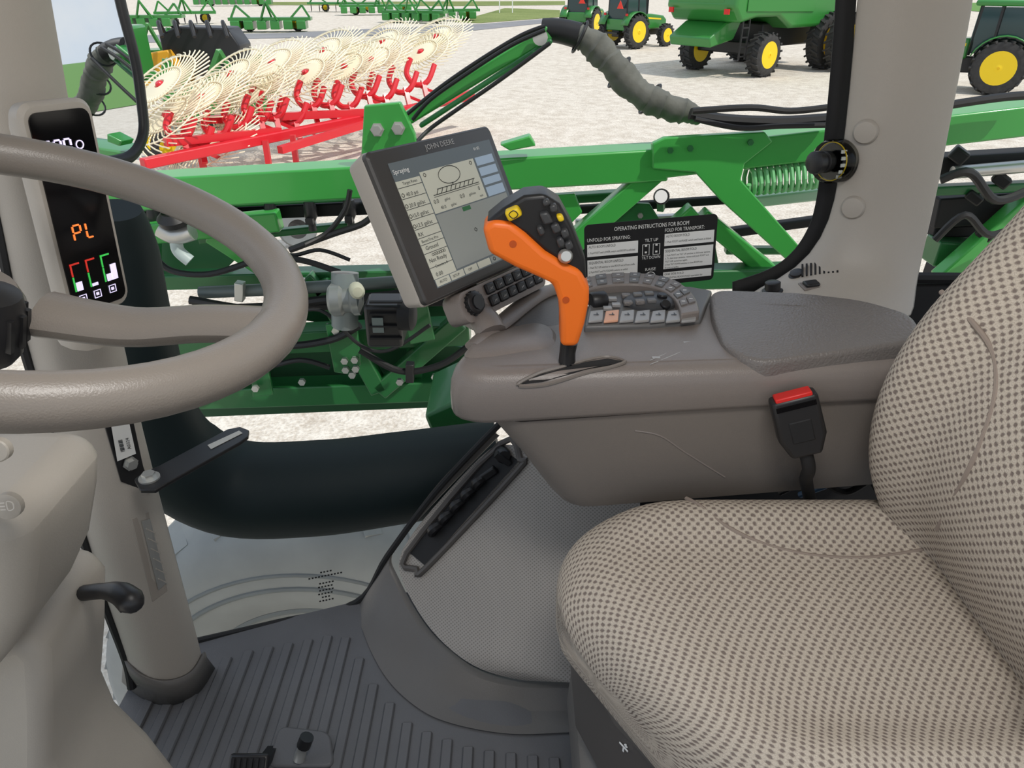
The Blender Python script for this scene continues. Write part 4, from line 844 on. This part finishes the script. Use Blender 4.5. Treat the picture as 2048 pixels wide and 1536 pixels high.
def tractor(label,group=None):
    r=thing('tractor',label,'tractor')
    MB().box((.9,0,.75),(3.0,.45,.45)).build('chassis',BLK,r,bevel=.03)
    MB().prism([V((x,-.36,z)) for x,z in ((.9,.95),(.9,1.5),(1.6,1.48),(2.5,1.38),(2.75,1.2),(2.75,.8),(1.2,.8))],(0,.72,0)).build('hood',TGR,r,bevel=.06,seg=3)
    MB().prism([V((x,-.37,z)) for x,z in ((1.0,1.28),(2.3,1.2),(2.3,1.26),(1.0,1.36))],(0,.74,0)).build('hood_stripe',TYEL,r)
    MB().box((2.74,0,1.0),(.05,.55,.36)).build('grille',BLKM,r)
    MB().rings([[V((x*s+.2,y*s,z)) for x,y in ((-.72,-.62),(.72,-.62),(.72,.62),(-.72,.62))] for z,s in ((1.1,.94),(1.5,1),(2.35,.95))]).build('cab_glass',SGLS,r)
    for x,y in ((-.5,-.6),(.88,-.6),(.88,.6),(-.5,.6),(.3,-.62),(.3,.62)): MB().bar((x,y,1.05),(x*.95,y*.96,2.4),.07,.07).build('cab_post',BLK,r)
    MB().box((.2,0,2.46),(1.65,1.4,.16)).build('roof',TGR,r,bevel=.06,seg=3)
    MB().box((-.45,0,1.05),(.35,1.2,.5)).build('rear_body',TGR,r,bevel=.04)
    for s in (-1,1):
        P=[V((.86*math.cos(a),s*.52,.76+.86*math.sin(a))) for a in [math.radians(20+14*i) for i in range(11)]]
        m=MB().grid([P,[p+V((0,s*.45,0)) for p in P]]); m.build('fender',TGR,r,solid=.03)
        wheel(r,'rear_wheel',(0,s*.82,.76),.76,.42); wheel(r,'front_wheel',(2.25,s*.78,.52),.52,.32,16)
        MB().box((-.62,s*.7,1.5),(.05,.12,.10)).build('tail_light',REDB,r)
    MB().tube([V((1.3,-.3,1.4)),V((1.3,-.3,2.1))],.04,8).build('exhaust',BLK,r)
    f=Fr((-.72,-.35,1.9),(0,-1,0),(0,0,1),(-1,0,0))
    MB().prism([f.p(-.2,-.15),f.p(.2,-.15),f.p(0,.2)],f.n*.02).build('warning_triangle',WORG,r)
    MB().box((-.7,0,.7),(.4,.8,.08)).build('hitch',BLK,r)
    return r
def ground_pt(a,b): return AZ(a,b,GZ)
t1=tractor('green tractor between the combine and another tractor, yellow rear rim facing the camera')
P=ground_pt(1270,98); h=math.radians(40); t1.location=P+V((-math.sin(h),math.cos(h),0))*.82; t1.rotation_euler=(0,0,h); t1['group']='green tractors in the lot'
t2=copy_tree(t1); t2['label']='green tractor farthest left in the tractor row, seen from behind'; P=ground_pt(1160,74); h2=math.radians(62); t2.location=P; t2.rotation_euler=(0,0,h2)
t3=copy_tree(t1); t3['label']='green tractor seen right of the rear pillar, past the combine'; P=ground_pt(1995,192); h3=math.radians(150); t3.location=P+V((.3,.9,0)); t3.rotation_euler=(0,0,h3)
# combine
cb=thing('combine_harvester','large green combine harvester with dual yellow-rimmed wheels, parked on the gravel','combine')
MB().prism([V((x,-1.5,z)) for x,z in ((-1.5,1.75),(-1.9,2.2),(-1.75,3.7),(-1.2,4.0),(4.6,4.1),(4.6,1.9),(3.2,1.5),(1.4,1.5),(.6,1.9),(-.6,1.9))],(0,3.0,0)).build('body',TGR,cb,bevel=.12,seg=3)
MB().box((2.6,0,1.25),(3.6,1.5,.8)).build('underbody',BLK,cb,bevel=.05); MB().box((-.1,0,.9),(.4,2.4,.4)).build('rear_axle',BLK,cb,bevel=.04)
MB().prism([V((x,-.9,z)) for x,z in ((-1.5,1.75),(-2.3,1.3),(-2.2,1.0),(-1.0,1.2),(-.6,1.9))],(0,1.8,0)).build('chopper',TGR,cb,bevel=.05)
for s in (-1,1):
    wheel(cb,'rear_wheel',(0,s*1.5,.72),.72,.55,18)
    for k in (1.45,2.25): wheel(cb,'front_wheel',(3.9,s*k,1.0),1.0,.6,22)
    MB().prism([V((x,s*1.53,z)) for x,z in ((-1.0,3.05),(4.3,3.35),(4.3,3.6),(-1.0,3.25))],(0,s*.02,0)).build('yellow_stripe',TYEL,cb)
    MB().prism([V((x,s*1.51,z)) for x,z in ((-1.3,2.1),(2.6,2.0),(2.8,2.9),(-1.3,2.75))],(0,s*.03,0)).build('side_panel',TGR,cb,bevel=.02)
f=Fr((.4,-1.56,3.45),(1,0,.03),(0,0,1),(0,-1,0)); MB().text(f,'JOHN DEERE',0,0,.26,2.4,.0).build('lettering',TYEL,cb)
f=Fr((-1.92,.9,2.9),(0,-1,0),(0,0,1),(-1,0,0)); MB().prism([f.p(-.25,-.2),f.p(.25,-.2),f.p(0,.25)],f.n*.03).build('warning_triangle',REDB,cb)
MB().box((-1.86,0,2.7),(.06,2.0,.7)).build('rear_hatch',TGR,cb,bevel=.02)
for y in (-1.2,1.2): MB().box((-1.95,y,2.1),(.05,.2,.16)).build('tail_light',REDB,cb)
m=MB(); 
for z in (.7,1.0,1.3,1.6): m.bar((-1.2,-1.35,z),(-.85,-1.35,z),.05)
m.bar((-1.2,-1.35,.6),(-1.2,-1.35,2.0),.05); m.bar((-.85,-1.35,.6),(-.85,-1.35,2.0),.05); m.build('ladder',BLK,cb)
MB().box((5.2,0,3.2),(1.2,1.8,1.7)).build('cab',SGLS,cb,bevel=.1)
cb.location=V((7.9,29.5,GZ)); cb.rotation_euler=(0,0,math.radians(38))
# ================================================================ far implements
def implement(a,b,L,lab,rz,kind):
    p=ground_pt(a,b); r=thing('farm_implement',lab,'implement',(0,0,0),'green farm implements standing in the lot')
    MB().box((0,0,.75),(L,.9,.18)).build('frame',TGR,r)
    n=int(L/.8)
    for i in range(n):
        x=-L/2+.4+i*.8
        if kind==0: MB().lathe((x,-.5,.35),(1,.2,0),[(.05,-.02),(.35,0),(.05,.04)],14).build('disc_blade',TYR,r)
        else: MB().box((x,.0,.42),(.55,1.3,.5)).build('row_unit',TGR,r,bevel=.05)
    for s in (-1,1): wheel(r,'wheel',(s*L*.3,.7,.36),.36,.22,10)
    m=MB(); m.bar((-.5,-.6,.7),(0,-1.0,1.7),.1); m.bar((.5,-.6,.7),(0,-1.0,1.7),.1); m.bar((0,.4,.8),(0,-1.0,1.7),.1); m.build('hitch_tower',TGR,r)
    for s in (-1,1): m=MB(); m.bar((s*L*.25,0,.8),(s*L*.4,0,1.5),.12); m.bar((s*L*.4,0,1.5),(s*L*.48,0,.8),.12); m.build('fold_wing',TGR,r)
    r.location=p; r.rotation_euler=(0,0,rz)
implement(300,58,4.6,'green farm implement nearest the mirror in the back row',.1,1)
implement(375,48,4.2,'green farm implement second from the mirror in the back row',.3,0)
implement(545,64,5.0,'low green implement standing alone mid-lot near the road',.1,1)
implement(690,24,7,'green implement left of the grass strip, small and far away',-.1,0)
implement(760,30,7,'wide green implement in the middle of the far row',.2,1)
implement(830,46,5,'green implement right of the middle of the far row',-.3,1)
implement(895,42,5,'green implement at the right end of the far row, near the white sign',.2,1)
implement(470,12,9,'green implement farthest back at left, small in the distance',.1,1)
implement(450,248,2.6,'green implement half hidden behind the red frame of the hay rake',.5,1)
implement(300,150,2.4,'green implement beside the black grapple attachment, behind the rake wheels',.7,1)
sg=thing('yard_sign','small white rectangular sign on two posts on the far grass','sign',ground_pt(1012,26))
p=ground_pt(1012,26); MB().box(p+V((0,0,1.6)),(1.6,.08,1.0)).build('board',WHT,sg)
for s in (-.6,.6): MB().box(p+V((s,0,.55)),(.09,.09,1.1)).build('post',WHT,sg)
ld_=thing('loader_attachment','black grapple attachment with yellow bucket behind the rake, beside the mirror','attachment',ground_pt(395,175))
p=ground_pt(400,172); MB().prism([p+V((x,0,z)) for x,z in ((-1.0,.3),(-1.0,1.5),(-.4,1.75),(1.2,1.7),(1.5,1.2),(1.4,.3))],(0,1.2,0)).build('frame',BLK,ld_,bevel=.05)
MB().prism([p+V((x,-.3,z)) for x,z in ((-1.7,.0),(-1.9,.9),(-.7,1.1),(-.3,.4),(-.6,.0))],(0,1.4,0)).build('bucket',mat('bucket_yellow',(225,165,40),.5),ld_,bevel=.04)
for k in range(5): MB().tube([p+V((-.8+k*.5,0,1.6)),p+V((-.8+k*.5,-.3,1.9)),p+V((-.6+k*.5,-.7,1.5))],.06,6).build('tine',BLK,ld_)
gi=thing('green_implement','green machine parked behind the hay rake, beside the mirror frame','implement',ground_pt(270,200))
p=ground_pt(275,190); MB().box(p+V((0,0,1.2)),(.9,1.2,1.4)).build('hopper',TGR,gi,bevel=.08); MB().box(p+V((.4,.2,.5)),(2.4,.3,.25)).build('frame',TGR,gi,bevel=.03); MB().lathe(p+V((-.2,-.6,.4)),(0,1,0),[(.2,0),(.4,.02),(.4,.25),(.2,.27)],20).build('wheel',TYR,gi)
# ================================================================ light, sky, camera
w=bpy.data.worlds.new('w'); bpy.context.scene.world=w; w.use_nodes=True; n=w.node_tree.nodes; l=w.node_tree.links
bg=n['Background']; tc=n.new('ShaderNodeTexCoord'); s=n.new('ShaderNodeSeparateXYZ'); l.new(tc.outputs['Generated'],s.inputs[0])
r=n.new('ShaderNodeValToRGB'); r.color_ramp.elements[0].position=0; r.color_ramp.elements[0].color=(.72,.82,.94,1); r.color_ramp.elements[1].position=.7; r.color_ramp.elements[1].color=(.42,.58,.82,1); l.new(s.outputs[2],r.inputs[0])
no=n.new('ShaderNodeTexNoise'); no.inputs['Scale'].default_value=3.5; no.inputs['Detail'].default_value=7; l.new(tc.outputs['Generated'],no.inputs['Vector'])
r2=n.new('ShaderNodeValToRGB'); r2.color_ramp.elements[0].position=.46; r2.color_ramp.elements[1].position=.62; l.new(no.outputs['Fac'],r2.inputs[0])
mx=n.new('ShaderNodeMix'); mx.data_type='RGBA'; l.new(r2.outputs[0],mx.inputs[0]); l.new(r.outputs[0],mx.inputs[6]); mx.inputs[7].default_value=(1.0,.985,.96,1); l.new(mx.outputs[2],bg.inputs[0]); bg.inputs[1].default_value=.95
su=bpy.data.lights.new('sun','SUN'); su.energy=2.7; su.angle=math.radians(1.0); su.color=(1,.95,.87); so=bpy.data.objects.new('sun',su); C.objects.link(so)
so.rotation_euler=V((.62,-.38,1.0)).to_track_quat('Z','Y').to_euler()
al=bpy.data.lights.new('cab_fill','AREA'); al.shape='RECTANGLE'; al.size=.4; al.size_y=.3; al.energy=8.5; al.color=(1,.975,.94); ao_=bpy.data.objects.new('cab_fill',al); C.objects.link(ao_); ao_.location=(.15,.25,1.74)  # added soft fill under the roof to brighten the interior, no real fixture
cam=bpy.data.cameras.new('camera'); co=bpy.data.objects.new('camera',cam); C.objects.link(co); co.location=CAM
cam.sensor_fit='HORIZONTAL'; cam.sensor_width=36; cam.lens=FPX/2048*36; cam.clip_start=.02; cam.clip_end=500
co.rotation_euler=(PI/2-TH,0,0); bpy.context.scene.camera=co
bpy.context.scene.view_settings.view_transform='Standard'
